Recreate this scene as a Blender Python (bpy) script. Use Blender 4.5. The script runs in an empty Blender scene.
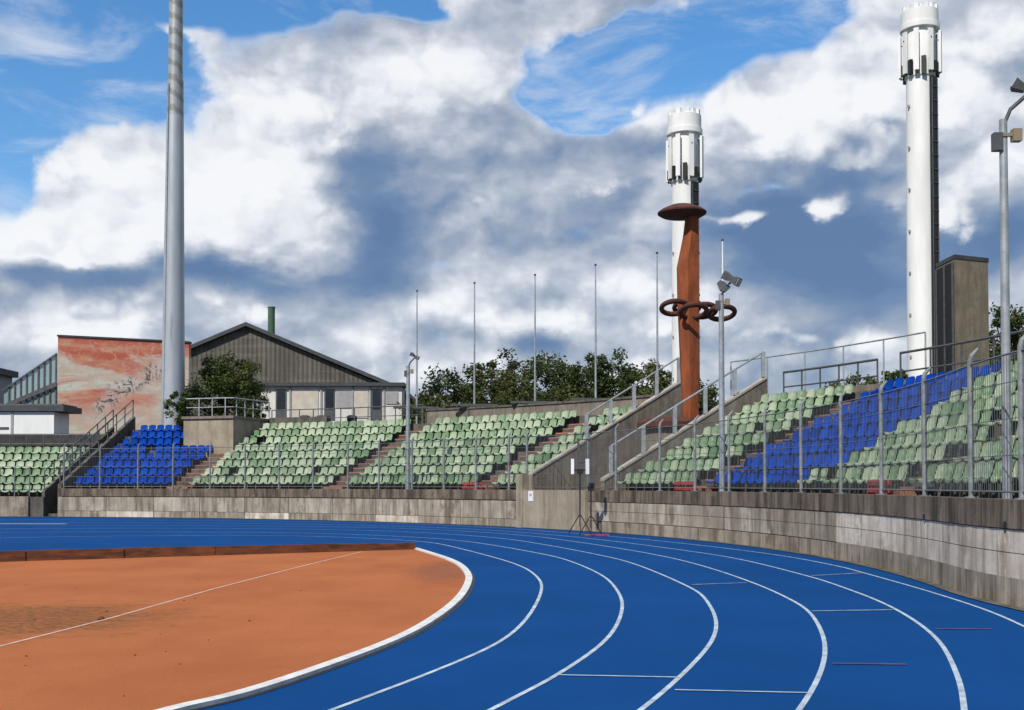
import bpy, math, random
from mathutils import Vector, Matrix
random.seed(7)
R_ = math.radians
sc = bpy.context.scene
C = sc.collection

# ------------------------------------------------------------------ camera
F = 1150.0; PITCH = R_(1.5); CAMZ = 1.62; CX = 512.0
CY = 484.5 - F*math.tan(PITCH)
cam_d = bpy.data.cameras.new('camera'); cam = bpy.data.objects.new('camera', cam_d); C.objects.link(cam)
cam.location = (0, 0, CAMZ); cam.rotation_euler = (R_(90)+PITCH, 0, 0)
cam_d.sensor_width = 36; cam_d.lens = F/1024*36; cam_d.shift_y = (CY-355)/1024
cam_d.clip_start = .05; cam_d.clip_end = 5000
sc.camera = cam
cs, sn = math.cos(PITCH), math.sin(PITCH)
def ray(px, py):
    a = (px-CX)/F; b = (CY-py)/F
    return Vector((a, cs-b*sn, sn+b*cs))
def ground(px, py, z=0.0):
    r = ray(px, py); t = (z-CAMZ)/r.z
    return Vector((r.x*t, r.y*t, z))
def at(px, py, Y):
    r = ray(px, py); t = Y/r.y
    return Vector((r.x*t, Y, CAMZ+r.z*t))
def project(p):
    d = Vector(p)-Vector((0, 0, CAMZ))
    zc = d.y*cs+d.z*sn; yc = -d.y*sn+d.z*cs
    return CX+F*d.x/zc, CY-F*yc/zc, zc

# ------------------------------------------------------------------ materials
def mat(name, col, rough=.7, var=.0, scale=3., metal=0., stretch=None, bump=0., col2=None, spec=.4, detail=6., bscale=None):
    m = bpy.data.materials.new(name); m.use_nodes = True
    nt = m.node_tree; b = nt.nodes['Principled BSDF']
    b.inputs['Roughness'].default_value = rough; b.inputs['Metallic'].default_value = metal
    b.inputs['Specular IOR Level'].default_value = spec
    b.inputs['Base Color'].default_value = (*col, 1)
    tc = nt.nodes.new('ShaderNodeTexCoord')
    mp = nt.nodes.new('ShaderNodeMapping'); nt.links.new(tc.outputs['Object'], mp.inputs[0])
    if stretch: mp.inputs['Scale'].default_value = stretch
    if var > 0 or col2:
        n = nt.nodes.new('ShaderNodeTexNoise'); n.inputs['Scale'].default_value = scale
        n.inputs['Detail'].default_value = detail; n.inputs['Roughness'].default_value = .65
        nt.links.new(mp.outputs[0], n.inputs['Vector'])
        cr = nt.nodes.new('ShaderNodeValToRGB')
        c2 = col2 if col2 else tuple(c*(1-var) for c in col)
        c1 = col if col2 else tuple(min(1, c*(1+var*.6)) for c in col)
        cr.color_ramp.elements[0].position = .36; cr.color_ramp.elements[1].position = .64
        cr.color_ramp.elements[0].color = (*c2, 1); cr.color_ramp.elements[1].color = (*c1, 1)
        nt.links.new(n.outputs[0], cr.inputs[0]); nt.links.new(cr.outputs[0], b.inputs['Base Color'])
    if bump:
        n2 = nt.nodes.new('ShaderNodeTexNoise'); n2.inputs['Scale'].default_value = bscale or scale*6
        n2.inputs['Detail'].default_value = 4; nt.links.new(mp.outputs[0], n2.inputs['Vector'])
        bp = nt.nodes.new('ShaderNodeBump'); bp.inputs['Strength'].default_value = bump
        bp.inputs['Distance'].default_value = .02
        nt.links.new(n2.outputs[0], bp.inputs['Height']); nt.links.new(bp.outputs[0], b.inputs['Normal'])
    return m

class X:
    """tiny expression builder over math nodes"""
    nt = None
    def __init__(s, sock): s.s = sock
    @staticmethod
    def op(o, *a, clamp=False):
        n = X.nt.nodes.new('ShaderNodeMath'); n.operation = o; n.use_clamp = clamp
        for i, v in enumerate(a):
            if isinstance(v, X): X.nt.links.new(v.s, n.inputs[i])
            else: n.inputs[i].default_value = v
        return X(n.outputs[0])
    def __add__(s, o): return X.op('ADD', s, o)
    __radd__ = __add__
    def __sub__(s, o): return X.op('SUBTRACT', s, o)
    def __rsub__(s, o): return X.op('SUBTRACT', o, s)
    def __mul__(s, o): return X.op('MULTIPLY', s, o)
    __rmul__ = __mul__
def smooth(x, a, b, lo=0., hi=1.):
    n = X.nt.nodes.new('ShaderNodeMapRange'); n.interpolation_type = 'SMOOTHSTEP'
    X.nt.links.new(x.s, n.inputs[0]); n.inputs[1].default_value = a; n.inputs[2].default_value = b
    n.inputs[3].default_value = lo; n.inputs[4].default_value = hi
    return X(n.outputs[0])
def mixc(fac, a, b):
    n = X.nt.nodes.new('ShaderNodeMix'); n.data_type = 'RGBA'
    X.nt.links.new(fac.s, n.inputs[0])
    for i, v in ((6, a), (7, b)):
        if isinstance(v, X): X.nt.links.new(v.s, n.inputs[i])
        else: n.inputs[i].default_value = (*v, 1)
    return X(n.outputs[2])
def noise(vec, scale, detail=5, rough=.6, stretch=None, dist=0., w=None):
    nt = X.nt
    if stretch:
        mp = nt.nodes.new('ShaderNodeMapping'); mp.inputs['Scale'].default_value = stretch
        nt.links.new(vec, mp.inputs[0]); vec = mp.outputs[0]
    n = nt.nodes.new('ShaderNodeTexNoise'); n.inputs['Scale'].default_value = scale
    n.inputs['Detail'].default_value = detail; n.inputs['Roughness'].default_value = rough
    n.inputs['Distortion'].default_value = dist
    nt.links.new(vec, n.inputs['Vector'])
    return X(n.outputs[0])
def newmat(name, rough=.7, spec=.4):
    m = bpy.data.materials.new(name); m.use_nodes = True; X.nt = m.node_tree
    b = m.node_tree.nodes['Principled BSDF']; b.inputs['Roughness'].default_value = rough
    b.inputs['Specular IOR Level'].default_value = spec
    tc = m.node_tree.nodes.new('ShaderNodeTexCoord')
    return m, b, tc.outputs['Object']
def bumpto(b, h, strength, distance=.02):
    n = X.nt.nodes.new('ShaderNodeBump'); n.inputs['Strength'].default_value = strength
    n.inputs['Distance'].default_value = distance
    X.nt.links.new(h.s, n.inputs['Height']); X.nt.links.new(n.outputs[0], b.inputs['Normal'])
def sep(vec):
    n = X.nt.nodes.new('ShaderNodeSeparateXYZ'); X.nt.links.new(vec, n.inputs[0])
    return [X(o) for o in n.outputs]

# blue track rubber
def track_mat():
    m, b, v = newmat('track_rubber', .85, .06)
    n1 = noise(v, .35, 5, .6); n2 = noise(v, 60, 3, .7); n3 = noise(v, 3, 6, .7, (1, .4, 1))
    c = mixc(smooth(n1, .3, .7), (.0016, .053, .200), (.0026, .065, .245))
    c = mixc(smooth(n2, .35, .75)*.45, c, (.003, .038, .14))
    c = mixc(smooth(n3, .58, .8)*.5, c, (.010, .088, .27))
    n5 = noise(v, 1.1, 7, .75)
    c = mixc(smooth(n5, .60, .72)*.30, c, (.006, .04, .13))
    X.nt.links.new(c.s, b.inputs['Base Color']); bumpto(b, noise(v, 140, 2, .6), .35, .01)
    return m
def clay_mat():
    m, b, v = newmat('orange_clay', .95, .15)
    n1 = noise(v, .6, 6, .6, (1, .6, 1)); n2 = noise(v, 45, 4, .7); n3 = noise(v, 1.6, 8, .75, (.7, 1.5, 1)); n4 = noise(v, 9, 4, .7)
    c = mixc(smooth(n1, .3, .7), (.47, .155, .056), (.385, .118, .043))
    c = mixc(smooth(n2, .4, .8)*.35, c, (.25, .075, .028))
    c = mixc(smooth(n3, .60, .72)*.55, c, (.21, .085, .038))
    x, y, z = sep(v)
    # worn patch near the long jump edge (own place and shape)
    p = ground(-20, 620)
    dx = (x-p.x)*.36; dy = (y-p.y)*.42
    d = X.op('SQRT', dx*dx+dy*dy) + (n3-.5)*1.9
    c = mixc(smooth(d, 1.05, .45)*smooth(n4, .32, .6)*.85, c, (.15, .078, .032))
    p = ground(447, 570)
    dx = (x-p.x)*1.1; dy = (y-p.y)*.3
    d = X.op('SQRT', dx*dx+dy*dy) + (n4-.5)*1.5
    c = mixc(smooth(d, 1., .4)*.55, c, (.19, .075, .05))
    X.nt.links.new(c.s, b.inputs['Base Color']); bumpto(b, noise(v, 30, 6, .75), .5, .03)
    return m
def concrete(name, light, dark, stain=.5, streak=1., seed=0.):
    m, b, v = newmat(name, .9, .2)
    nt = X.nt
    mp = nt.nodes.new('ShaderNodeMapping'); mp.inputs['Location'].default_value = (seed, seed*2, seed*.3)
    nt.links.new(v, mp.inputs[0]); v = mp.outputs[0]
    n1 = noise(v, 1.1, 7, .65); n2 = noise(v, 3.2, 5, .7, (1, 1, .10)); n3 = noise(v, 16, 5, .7); n4 = noise(v, 9, 3, .6, (1, 1, .07))
    c = mixc(smooth(n1, .32, .68), light, tuple(.5*(a+b_) for a, b_ in zip(light, dark)))
    c = mixc(smooth(n2, .5-.1*streak, .68)*stain, c, dark)
    c = mixc(smooth(n4, .58, .74)*stain*.8, c, tuple(x*.6 for x in dark))
    c = mixc(smooth(n3, .5, .8)*.35, c, tuple(x*.7 for x in dark))
    n5 = noise(v, 1.6, 4, .6, (1, 1, .22)); n6 = noise(v, 2.2, 6, .75)
    c = mixc(smooth(n5, .52, .62)*smooth(n6, .42, .6)*stain*.75, c, tuple(x*.9 for x in dark))
    nt.links.new(c.s, b.inputs['Base Color']); bumpto(b, n3, .35, .02)
    return m
def seat_mat(name, pale, deep, per_island):
    m, b, v = newmat(name, .5, .22 if pale[0] > .1 else .04)
    if per_island:
        g = X.nt.nodes.new('ShaderNodeNewGeometry'); r = X(g.outputs['Random Per Island'])
    else:
        g = X.nt.nodes.new('ShaderNodeObjectInfo'); r = X(g.outputs['Random'])
    r2 = X.op('FRACT', r*7.31); r3 = X.op('FRACT', r*23.7)
    c = mixc(r, pale, deep)
    n = noise(v, 6, 4, .7)
    w = smooth(n, .4, .7)*r2*.6
    white = tuple(min(.8, a*1.1+.16) for a in pale) if pale[0] > .1 else (.015, .085, .40)
    c = mixc(w, c, white)
    c = mixc(smooth(r3, .80, .98)*.6, c, tuple(a*.62 for a in deep))
    X.nt.links.new(c.s, b.inputs['Base Color'])
    return m
M = {}
M['track'] = track_mat(); M['clay'] = clay_mat()
M['line'] = mat('white_line_paint', (.43, .52, .61), .7, .35, 5)
M['faint'] = mat('worn_line_paint', (.22, .30, .42), .7, .5, 7)
M['redline'] = mat('faded_red_marking', (.10, .055, .19), .7, .4, 6)
M['clayline'] = mat('chalky_line', (.62, .42, .34), .9, .25, 7)
M['kerb'] = mat('white_kerb_paint', (.74, .74, .72), .5, .22, 5)
M['board'] = mat('rusty_board', (.20, .068, .028), .9, .0, 2.2, col2=(.07, .03, .018), stretch=(1, 1, 5))
M['panelA'] = concrete('stained_concrete', (.45, .39, .31), (.14, .11, .08), .85, 1., 1.)
M['panelB'] = concrete('pale_washed_concrete', (.74, .67, .57), (.26, .20, .14), .7, .8, 5.)
M['panelC'] = concrete('brown_concrete', (.40, .345, .27), (.12, .095, .07), .85, 1.1, 9.)
M['cap'] = concrete('dark_stained_concrete', (.25, .20, .15), (.06, .047, .036), 1., 1.3, 14.)
M['smoothc'] = concrete('smooth_beige_concrete', (.40, .34, .255), (.19, .155, .115), .55, .8, 21.)
M['terrace'] = concrete('terrace_concrete', (.16, .145, .125), (.05, .046, .04), .7, .6, 33.)
M['parapet'] = concrete('grey_brown_parapet_concrete', (.27, .235, .195), (.11, .092, .075), .6, 1., 41.)
M['boxc'] = concrete('weathered_tower_concrete', (.25, .21, .155), (.12, .10, .075), .6, 1., 52.)
M['redstep'] = mat('faded_red_step_paint', (.44, .16, .11), .9, .0, 1.7, col2=(.20, .13, .10))
M['rededge'] = mat('faded_red_edge_paint', (.42, .16, .11), .9, .45, 3)
M['coping'] = concrete('pale_coping_concrete', (.44, .40, .35), (.22, .19, .16), .4, .6, 61.)
M['panelD'] = concrete('beige_stained_concrete', (.52, .46, .37), (.15, .12, .088), .85, 1.2, 77.)
M['redblock'] = mat('red_paint', (.42, .05, .05), .6, .35, 6)
M['steel'] = mat('galvanised_steel', (.34, .37, .39), .5, .25, 4, metal=.3)
M['fpost'] = mat('dull_galvanised_post', (.215, .235, .24), .65, .35, 5, metal=.1)
M['wire'] = mat('fence_wire', (.15, .17, .175), .5, .2, 4, metal=.3)
M['darksteel'] = mat('dark_steel', (.10, .105, .11), .5, .25, 4, metal=.3)
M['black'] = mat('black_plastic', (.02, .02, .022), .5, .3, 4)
M['white'] = mat('white_paint', (.80, .80, .79), .55, .10, 1.1, stretch=(1, 1, .18))
M['whiteb'] = mat('off_white_render', (.66, .64, .60), .8, .14, 1.2, stretch=(1, 1, .3))
M['cream'] = mat('cream_panel', (.55, .50, .42), .8, .12, 2)
M['greyp'] = mat('grey_panel', (.34, .34, .34), .8, .12, 2)
M['glass'] = mat('dark_window_glass', (.02, .025, .03), .12, .2, 2, spec=.6)
M['roof'] = mat('dark_roof_edge', (.055, .06, .066), .6, .25, 2)
M['rust'] = mat('rusty_steel', (.31, .082, .024), .85, .0, 2.5, col2=(.17, .042, .015), stretch=(1, 1, .35), bump=.3)
M['rustd'] = mat('dark_rusty_steel', (.115, .040, .026), .85, .0, 3, col2=(.055, .023, .018), bump=.3)
M['asphalt'] = mat('asphalt', (.055, .055, .057), .9, .35, 2, bump=.2)
M['grass'] = mat('grass_ground', (.05, .085, .025), .95, .4, .2, bump=.3)
M['bark'] = mat('bark', (.10, .075, .05), .95, .4, 6, stretch=(1, 1, .3), bump=.5)
M['green'] = mat('green_metal', (.06, .13, .07), .5, .25, 2)
M['greyroof'] = mat('flat_roof_felt', (.12, .125, .13), .8, .2, 2)
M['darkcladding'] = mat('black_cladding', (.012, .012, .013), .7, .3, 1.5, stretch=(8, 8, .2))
M['lampglass'] = mat('lamp_glass', (.45, .46, .45), .2, .1, 3, spec=.7)
M['gs_i'] = seat_mat('weathered_green_plastic', (.37, .435, .30), (.10, .195, .09), False)
M['gs_s'] = seat_mat('weathered_green_plastic_far', (.37, .435, .30), (.10, .195, .09), True)
M['bs_i'] = seat_mat('blue_plastic', (.0018, .056, .37), (.001, .035, .26), False)
M['bs_s'] = seat_mat('blue_plastic_far', (.0018, .056, .37), (.001, .035, .26), True)

def mast_mat():
    m, b, v = newmat('galvanised_mast', .45, .4); b.inputs['Metallic'].default_value = .25
    x, y, z = sep(v)
    n = noise(v, 1.4, 6, .65, (1, 1, .25)); n2 = noise(v, 3, 5, .6, (1, 1, .05))
    c = mixc(smooth(n, .3, .7), (.47, .50, .53), (.38, .41, .44))
    c = mixc(smooth(n2, .58, .7)*.5, c, (.15, .16, .16))
    # spiral dirt bands on the top sections
    ang = X.op('ARCTAN2', y, x)
    w = X.op('SINE', z*7.0+ang*1.0+n*8.)
    c = mixc(smooth(w, .0, .6)*smooth(z, 22.5, 23.)*.6, c, (.12, .12, .09))
    c = mixc(smooth(z, 22.8, 23.)*.35, c, (.25, .26, .22))
    X.nt.links.new(c.s, b.inputs['Base Color'])
    return m
M['mast'] = mast_mat()
def corrugated(name, base, dark, per_m, vertical=True):
    m, b, v = newmat(name, .8, .2)
    x, y, z = sep(v)
    w = X.op('SINE', x*(per_m*math.tau))
    n = noise(v, .5, 6, .7, (1, 1, .5)); n2 = noise(v, 2.5, 4, .7, (1, 1, .06)); n3 = noise(v, .9, 3, .6, (.2, 1, 2.2))
    c = mixc(smooth(n, .3, .7), base, dark)
    c = mixc(smooth(n2, .5, .7)*.55, c, tuple(a*.45 for a in dark))
    c = mixc(smooth(n3, .5, .65)*.4, c, tuple(a*1.3 for a in base))
    X.nt.links.new(c.s, b.inputs['Base Color']); bumpto(b, w, .6, .06)
    return m
M['gable'] = corrugated('brown_grey_corrugated_sheet', (.15, .138, .115), (.09, .084, .072), 2.6)
def mural_mat(cx, cz, w, h):
    """freely sprayed salmon and white wall painting with dark marks"""
    m, b, v = newmat('painted_wall', .85, .2)
    x, y, z = sep(v)
    u = (x-cx)*(1/w); t = (z-cz)*(1/h)      # 0..1 inside the wall
    n = noise(v, .28, 6, .65, (.55, 1, 1.7), .6); n2 = noise(v, .9, 5, .7, (.4, 1, 2.2), .4)
    n3 = noise(v, 1.3, 4, .75, (1, 1, 1), 2.0)
    pinkness = smooth(t+(n-.5)*.35, .80, .90) + smooth(n, .44, .56)*.95*smooth(t, .05, .35)*smooth(u, 1.1, .45)
    pinkness = X.op('MINIMUM', pinkness, 1.)
    red = mixc(smooth(n2, .4, .65), (.50, .125, .078), (.60, .27, .17))
    red = mixc(smooth(n3, .52, .66)*.45, red, (.62, .50, .40))
    pale = mixc(smooth(n2, .35, .6), (.62, .60, .52), (.60, .44, .35))
    pale = mixc(smooth(n3, .50, .62)*.6, pale, (.42, .46, .36))
    c = mixc(pinkness, pale, red)
    c = mixc(smooth(n2, .6, .7)*.5, c, (.35, .42, .38))
    # band of dark marks rising from lower left to upper right
    d = X.op('ABSOLUTE', t-.22-(u-.25)*.95 + (n-.5)*.18)
    mk = smooth(d, .17, .03)*smooth(u, .22, .34)*smooth(u, .98, .85)
    c = mixc(mk*.55, c, (.58, .55, .50))
    c = mixc(mk*smooth(n3, .50, .55)*.95, c, (.075, .08, .09))
    rim = smooth(t, .965, .985)
    c = mixc(rim, c, (.33, .08, .06))
    X.nt.links.new(c.s, b.inputs['Base Color'])
    return m
def greenglass():
    m, b, v = newmat('green_tinted_glass', .08, .6)
    b.inputs['Base Color'].default_value = (.30, .42, .42, 1); b.inputs['Alpha'].default_value = .55
    b.inputs['Roughness'].default_value = .1
    return m
M['tglass'] = greenglass()
def leaf_mat(name, a, b2, c3):
    m, b, v = newmat(name, .55, .3)
    g = X.nt.nodes.new('ShaderNodeNewGeometry'); r = X(g.outputs['Random Per Island'])
    n = noise(v, .55, 4, .6)
    c = mixc(r, a, b2); c = mixc(smooth(n, .5, .7)*.55, c, c3)
    X.nt.links.new(c.s, b.inputs['Base Color'])
    b.inputs['Transmission Weight'].default_value = 0
    # thin leaves pass some light
    tr = X.nt.nodes.new('ShaderNodeBsdfTranslucent'); X.nt.links.new(c.s, tr.inputs[0])
    mx = X.nt.nodes.new('ShaderNodeMixShader'); mx.inputs[0].default_value = .32
    X.nt.links.new(b.outputs[0], mx.inputs[1]); X.nt.links.new(tr.outputs[0], mx.inputs[2])
    X.nt.links.new(mx.outputs[0], X.nt.nodes['Material Output'].inputs[0])
    return m
M['leafA'] = leaf_mat('broad_leaves', (.045, .075, .016), (.085, .115, .028), (.15, .15, .035))
M['leafB'] = leaf_mat('dark_leaves', (.036, .060, .016), (.075, .10, .028), (.12, .12, .035))
M['leafC'] = leaf_mat('olive_leaves', (.065, .088, .026), (.12, .13, .038), (.16, .135, .05))

# ------------------------------------------------------------------ mesh helpers
class MB:
    def __init__(s): s.v = []; s.f = []; s.mi = []
    def add(s, vs, fs, mi=0):
        o = len(s.v); s.v += [tuple(p) for p in vs]; s.f += [tuple(i+o for i in f) for f in fs]; s.mi += [mi]*len(fs)
    def hexa(s, p, mi=0):   # 8 points: bottom 4 ccw, top 4 ccw
        s.add(p, [(3, 2, 1, 0), (4, 5, 6, 7), (0, 1, 5, 4), (1, 2, 6, 5), (2, 3, 7, 6), (3, 0, 4, 7)], mi)
    def box(s, c, size, rz=0, mi=0, ax=None):
        hx, hy, hz = [q/2 for q in size]; ca, sa = math.cos(rz), math.sin(rz); P = []
        for z in (-hz, hz):
            for x, y in ((-hx, -hy), (hx, -hy), (hx, hy), (-hx, hy)):
                P.append((c[0]+x*ca-y*sa, c[1]+x*sa+y*ca, c[2]+z))
        s.hexa(P, mi)
    def bar(s, a, b, w, h=None, mi=0):   # rectangular bar between two points
        a = Vector(a); b = Vector(b); h = h or w; d = (b-a).normalized()
        up = Vector((0, 0, 1)) if abs(d.z) < .95 else Vector((0, 1, 0))
        x = d.cross(up).normalized()*w/2; y = d.cross(x).normalized()*h/2
        s.hexa([a-x-y, a+x-y, a+x+y, a-x+y, b-x-y, b+x-y, b+x+y, b-x+y], mi)
    def tube(s, pts, r, n=8, mi=0, caps=True):
        pts = [Vector(p) for p in pts]; rs = r if isinstance(r, (list, tuple)) else [r]*len(pts)
        rings = []; prev = None
        for i, p in enumerate(pts):
            d = (pts[min(i+1, len(pts)-1)]-pts[max(i-1, 0)]).normalized()
            if prev is None:
                up = Vector((0, 0, 1)) if abs(d.z) < .9 else Vector((1, 0, 0)); x = d.cross(up).normalized()
            else: x = (prev-d*prev.dot(d)).normalized()
            prev = x; y = d.cross(x)
            rings.append([p+(x*math.cos(t)+y*math.sin(t))*rs[i] for t in [math.tau*k/n for k in range(n)]])
        vs = [q for rg in rings for q in rg]; fs = []
        for i in range(len(pts)-1):
            for k in range(n):
                a = i*n+k; b = i*n+(k+1) % n
                fs.append((a, b, b+n, a+n))
        if caps: fs.append(tuple(reversed(range(n)))); fs.append(tuple(range((len(pts)-1)*n, len(pts)*n)))
        s.add(vs, fs, mi)
    def lathe(s, prof, c=(0, 0, 0), n=32, mi=0):
        vs = []; fs = []
        for r, z in prof:
            for k in range(n):
                t = math.tau*k/n; vs.append((c[0]+r*math.cos(t), c[1]+r*math.sin(t), c[2]+z))
        for i in range(len(prof)-1):
            for k in range(n):
                a = i*n+k; b = i*n+(k+1) % n; fs.append((a, b, b+n, a+n))
        fs.append(tuple(reversed(range(n)))); fs.append(tuple(range((len(prof)-1)*n, len(prof)*n)))
        s.add(vs, fs, mi)
    def torus(s, c, R, r, n=32, m=8, mi=0, tilt=0):
        vs = []; fs = []
        for i in range(n):
            t = math.tau*i/n
            for j in range(m):
                q = math.tau*j/m; rr = R+r*math.cos(q)
                vs.append((c[0]+rr*math.cos(t), c[1]+rr*math.sin(t), c[2]+r*math.sin(q)+tilt*rr*math.sin(t)))
        for i in range(n):
            for j in range(m):
                a = i*m+j; b = i*m+(j+1) % m; a2 = ((i+1) % n)*m+j; b2 = ((i+1) % n)*m+(j+1) % m
                fs.append((a, a2, b2, b))
        s.add(vs, fs, mi)
    def build(s, name, mats, parent=None, smooth=False):
        me = bpy.data.meshes.new(name); me.from_pydata(s.v, [], s.f)
        for m in (mats if isinstance(mats, (list, tuple)) else [mats]): me.materials.append(m)
        me.polygons.foreach_set('material_index', s.mi)
        if smooth: me.polygons.foreach_set('use_smooth', [True]*len(me.polygons))
        me.update(); o = bpy.data.objects.new(name, me); C.objects.link(o)
        if parent:
            o.parent = parent; o.matrix_parent_inverse = Matrix.Translation(-parent.location) if parent.type == 'EMPTY' and not parent.rotation_euler.z else parent.matrix_basis.inverted()
        return o
def autosmooth(o, deg=35):
    me = o.data; me.polygons.foreach_set('use_smooth', [True]*len(me.polygons))
    me.set_sharp_from_angle(angle=R_(deg))
def tag(o, label, cat, group=None):
    o['label'] = label; o['category'] = cat
    if group: o['group'] = group
    return o
def thing(name, label, cat, loc=(0, 0, 0), group=None):
    o = bpy.data.objects.new(name, None); C.objects.link(o); o.location = loc; o.empty_display_size = .3
    return tag(o, label, cat, group)
def struct(o): o['kind'] = 'structure'; return o
def stuff(o): o['kind'] = 'stuff'; return o

# ------------------------------------------------------------------ bowl geometry
WC = Vector((-28.4, 22.6)); WR = 35.5; S0 = -8.0
def bowl(s, r, z=0.0):
    """point at station s (degrees round the bend; below S0 it runs straight) and radius r"""
    if s >= S0:
        a = R_(s); return Vector((WC.x+r*math.cos(a), WC.y+r*math.sin(a), z))
    a = R_(S0); n = Vector((math.cos(a), math.sin(a))); n2 = Vector((1., -.03)).normalized()
    t = R_(S0-s)*WR
    k = min(1, t/3); nn = (n*(1-k)+n2*k).normalized()
    p = WC+n*WR+Vector((-.03-.10*(1-min(1, t/3)), -1))*t
    return Vector((p.x+nn.x*(r-WR), p.y+nn.y*(r-WR), z))
def outward(s):
    a = bowl(s, WR); b = bowl(s, WR+1); return (b-a)
def station(px, py=None, r=WR, z=0.0):
    """station where the sight line of column px meets radius r"""
    k = (px-CX)/F; best = None
    for i in range(-1200, 4600):
        s = i*.025; p = bowl(s, r)
        if p.y <= 2: continue
        e = abs(p.x-k*p.y)
        if best is None or e < best[0]: best = (e, s)
    return best[1]
def arc(s0, s1, step=1.0):
    n = max(1, int(abs(s1-s0)/step)); return [s0+(s1-s0)*i/n for i in range(n+1)]
def ring_strip(mb, ss, prof, closed=True, mi=0, ends=True):
    """sweep a profile [(r,z)...] along stations"""
    m = len(prof); vs = [bowl(s, r, z) for s in ss for r, z in prof]; fs = []
    for i in range(len(ss)-1):
        for j in range(m if closed else m-1):
            a = i*m+j; b = i*m+(j+1) % m
            fs.append((a, b, b+m, a+m))
    if closed and ends:
        fs.append(tuple(range(m-1, -1, -1))); fs.append(tuple(range((len(ss)-1)*m, len(ss)*m)))
    mb.add(vs, fs, mi)
NR = 8; RK = lambda k: 36.55+.857*k; TZ = lambda k: 1.36+.42*k       # seat row radius, tread height

# ------------------------------------------------------------------ ground, track
mb = MB(); mb.add([(-2500, -400, -.03), (2500, -400, -.03), (2500, 3000, -.03), (-2500, 3000, -.03)], [(0, 1, 2, 3)])
struct(mb.build('ground', M['grass']))
mb = MB()
edge = [bowl(s, WR+.1) for s in arc(140, -60, 1.)]
pts = edge+[Vector((6.5, -22, 0)), Vector((-60, -22, 0))]
mb.add([(p.x, p.y, 0) for p in pts], [tuple(range(len(pts)))[::-1]])
struct(mb.build('running_track', M['track']))

def catmull(P, n=8):
    P = [P[0]*2-P[1]]+P+[P[-1]*2-P[-2]]; out = []
    for i in range(1, len(P)-2):
        for k in range(n):
            t = k/n; a, b, c, d = P[i-1:i+3]
            out.append(.5*((2*b)+(c-a)*t+(2*a-5*b+4*c-d)*t*t+(3*b-a-3*c+d)*t**3))
    out.append(P[-2]); return out
def smooth_img(pts, it=2):
    """dense smooth polyline in the image plane, then onto the ground"""
    P = catmull([Vector((a, b)) for a, b in pts], 10)
    for _ in range(it*6):
        P = [P[0]]+[(P[i-1]+2*P[i]+P[i+1])/4 for i in range(1, len(P)-1)]+[P[-1]]
    G = [ground(p.x, p.y) for p in P]
    return G
def ribbon(mb, G, w, z0, z1=None):
    L = []
    for i, p in enumerate(G):
        d = (G[min(i+1, len(G)-1)]-G[max(i-1, 0)]); n = Vector((-d.y, d.x, 0)).normalized()*w/2
        L.append((p+n, p-n))
    if z1 is None:
        vs = [(q.x, q.y, z0) for ab in L for q in ab]
        mb.add(vs, [(2*i, 2*i+1, 2*i+3, 2*i+2) for i in range(len(L)-1)])
    else:
        vs = []
        for a, b in L: vs += [(a.x, a.y, z0), (a.x, a.y, z1), (b.x, b.y, z1), (b.x, b.y, z0)]
        fs = []
        for i in range(len(L)-1):
            for j in range(4):
                a = 4*i+j; b = 4*i+(j+1) % 4; fs.append((a, b, b+4, a+4))
        fs += [(3, 2, 1, 0), tuple(4*(len(L)-1)+k for k in range(4))]
        mb.add(vs, fs)
KERB = [(-60, 785), (60, 750), (162, 715), (240, 697), (335, 665), (408, 636), (453, 606), (468, 585), (467, 573), (453, 561.5), (415, 549)]
LN = {
 1: [(100, 790), (220, 752), (340, 707), (440, 669), (512, 635), (542, 592), (533.6, 573.6), (512.5, 563), (480, 553.7), (447, 545.5), (421, 541.5), (360, 538), (270, 535.5), (120, 536), (0, 538), (-200, 542)],
 2: [(240, 840), (400, 757), (512, 699), (557, 675), (607, 640), (623, 607), (614, 586), (599, 573.6), (569, 560.7), (540.6, 553.7), (477, 542.7), (420, 537.5), (340, 534), (250, 532.3), (120, 531.8), (0, 532.6), (-200, 536)],
 3: [(440, 850), (560, 765), (643, 709), (702, 655), (717, 625), (705.5, 599), (687, 586), (639, 565.4), (601.6, 555.5), (540.6, 544), (494, 537.6), (420, 532.4), (330, 529.6), (200, 528.4), (0, 528.6), (-200, 530)],
 4: [(650, 860), (745, 770), (802, 707), (826, 655), (814, 617), (787.5, 598), (743, 579), (685, 561), (626, 549.5), (570, 541), (530, 536), (450, 530.3), (350, 527), (200, 525.5), (0, 525.2), (-200, 526)],
 5: [(960, 900), (968, 780), (964, 707), (957, 675), (937, 638), (892, 607), (839, 586), (806, 575.7), (740.6, 559.3), (677, 549.5), (600, 539.6), (520, 532.2), (430, 527.2), (300, 524), (150, 523), (0, 522.6)],
 6: [(1240, 800), (1130, 690), (1024, 626), (947, 597), (862, 572.5), (839, 566.5), (799, 558.6), (762, 553), (700, 545.3), (620, 537.2), (540, 530.8), (480, 527), (400, 523.6), (250, 520.8), (66, 520), (0, 520)]}
kerbG = smooth_img(KERB)
clay = [Vector((p.x-.04, p.y, 0)) for p in kerbG]
b0, b1 = ground(415, 549.5), ground(-260, 570)
clay += [b0+Vector((-.02, .05, 0)), b1, Vector((-60, 10, 0)), Vector((-60, -8, 0)), Vector((-7, -8, 0))]
mb = MB(); mb.add([(p.x, p.y, .006) for p in clay], [tuple(range(len(clay)))])
o = mb.build('clay_infield', M['clay']); struct(o)
if o.data.polygons[0].normal.z < 0: o.data.flip_normals()
mb = MB(); ribbon(mb, kerbG, .115, 0, .038)
tag(mb.build('kerb_rail', M['kerb']), 'low white kerb curving between the orange clay and the blue track', 'kerb')
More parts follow.
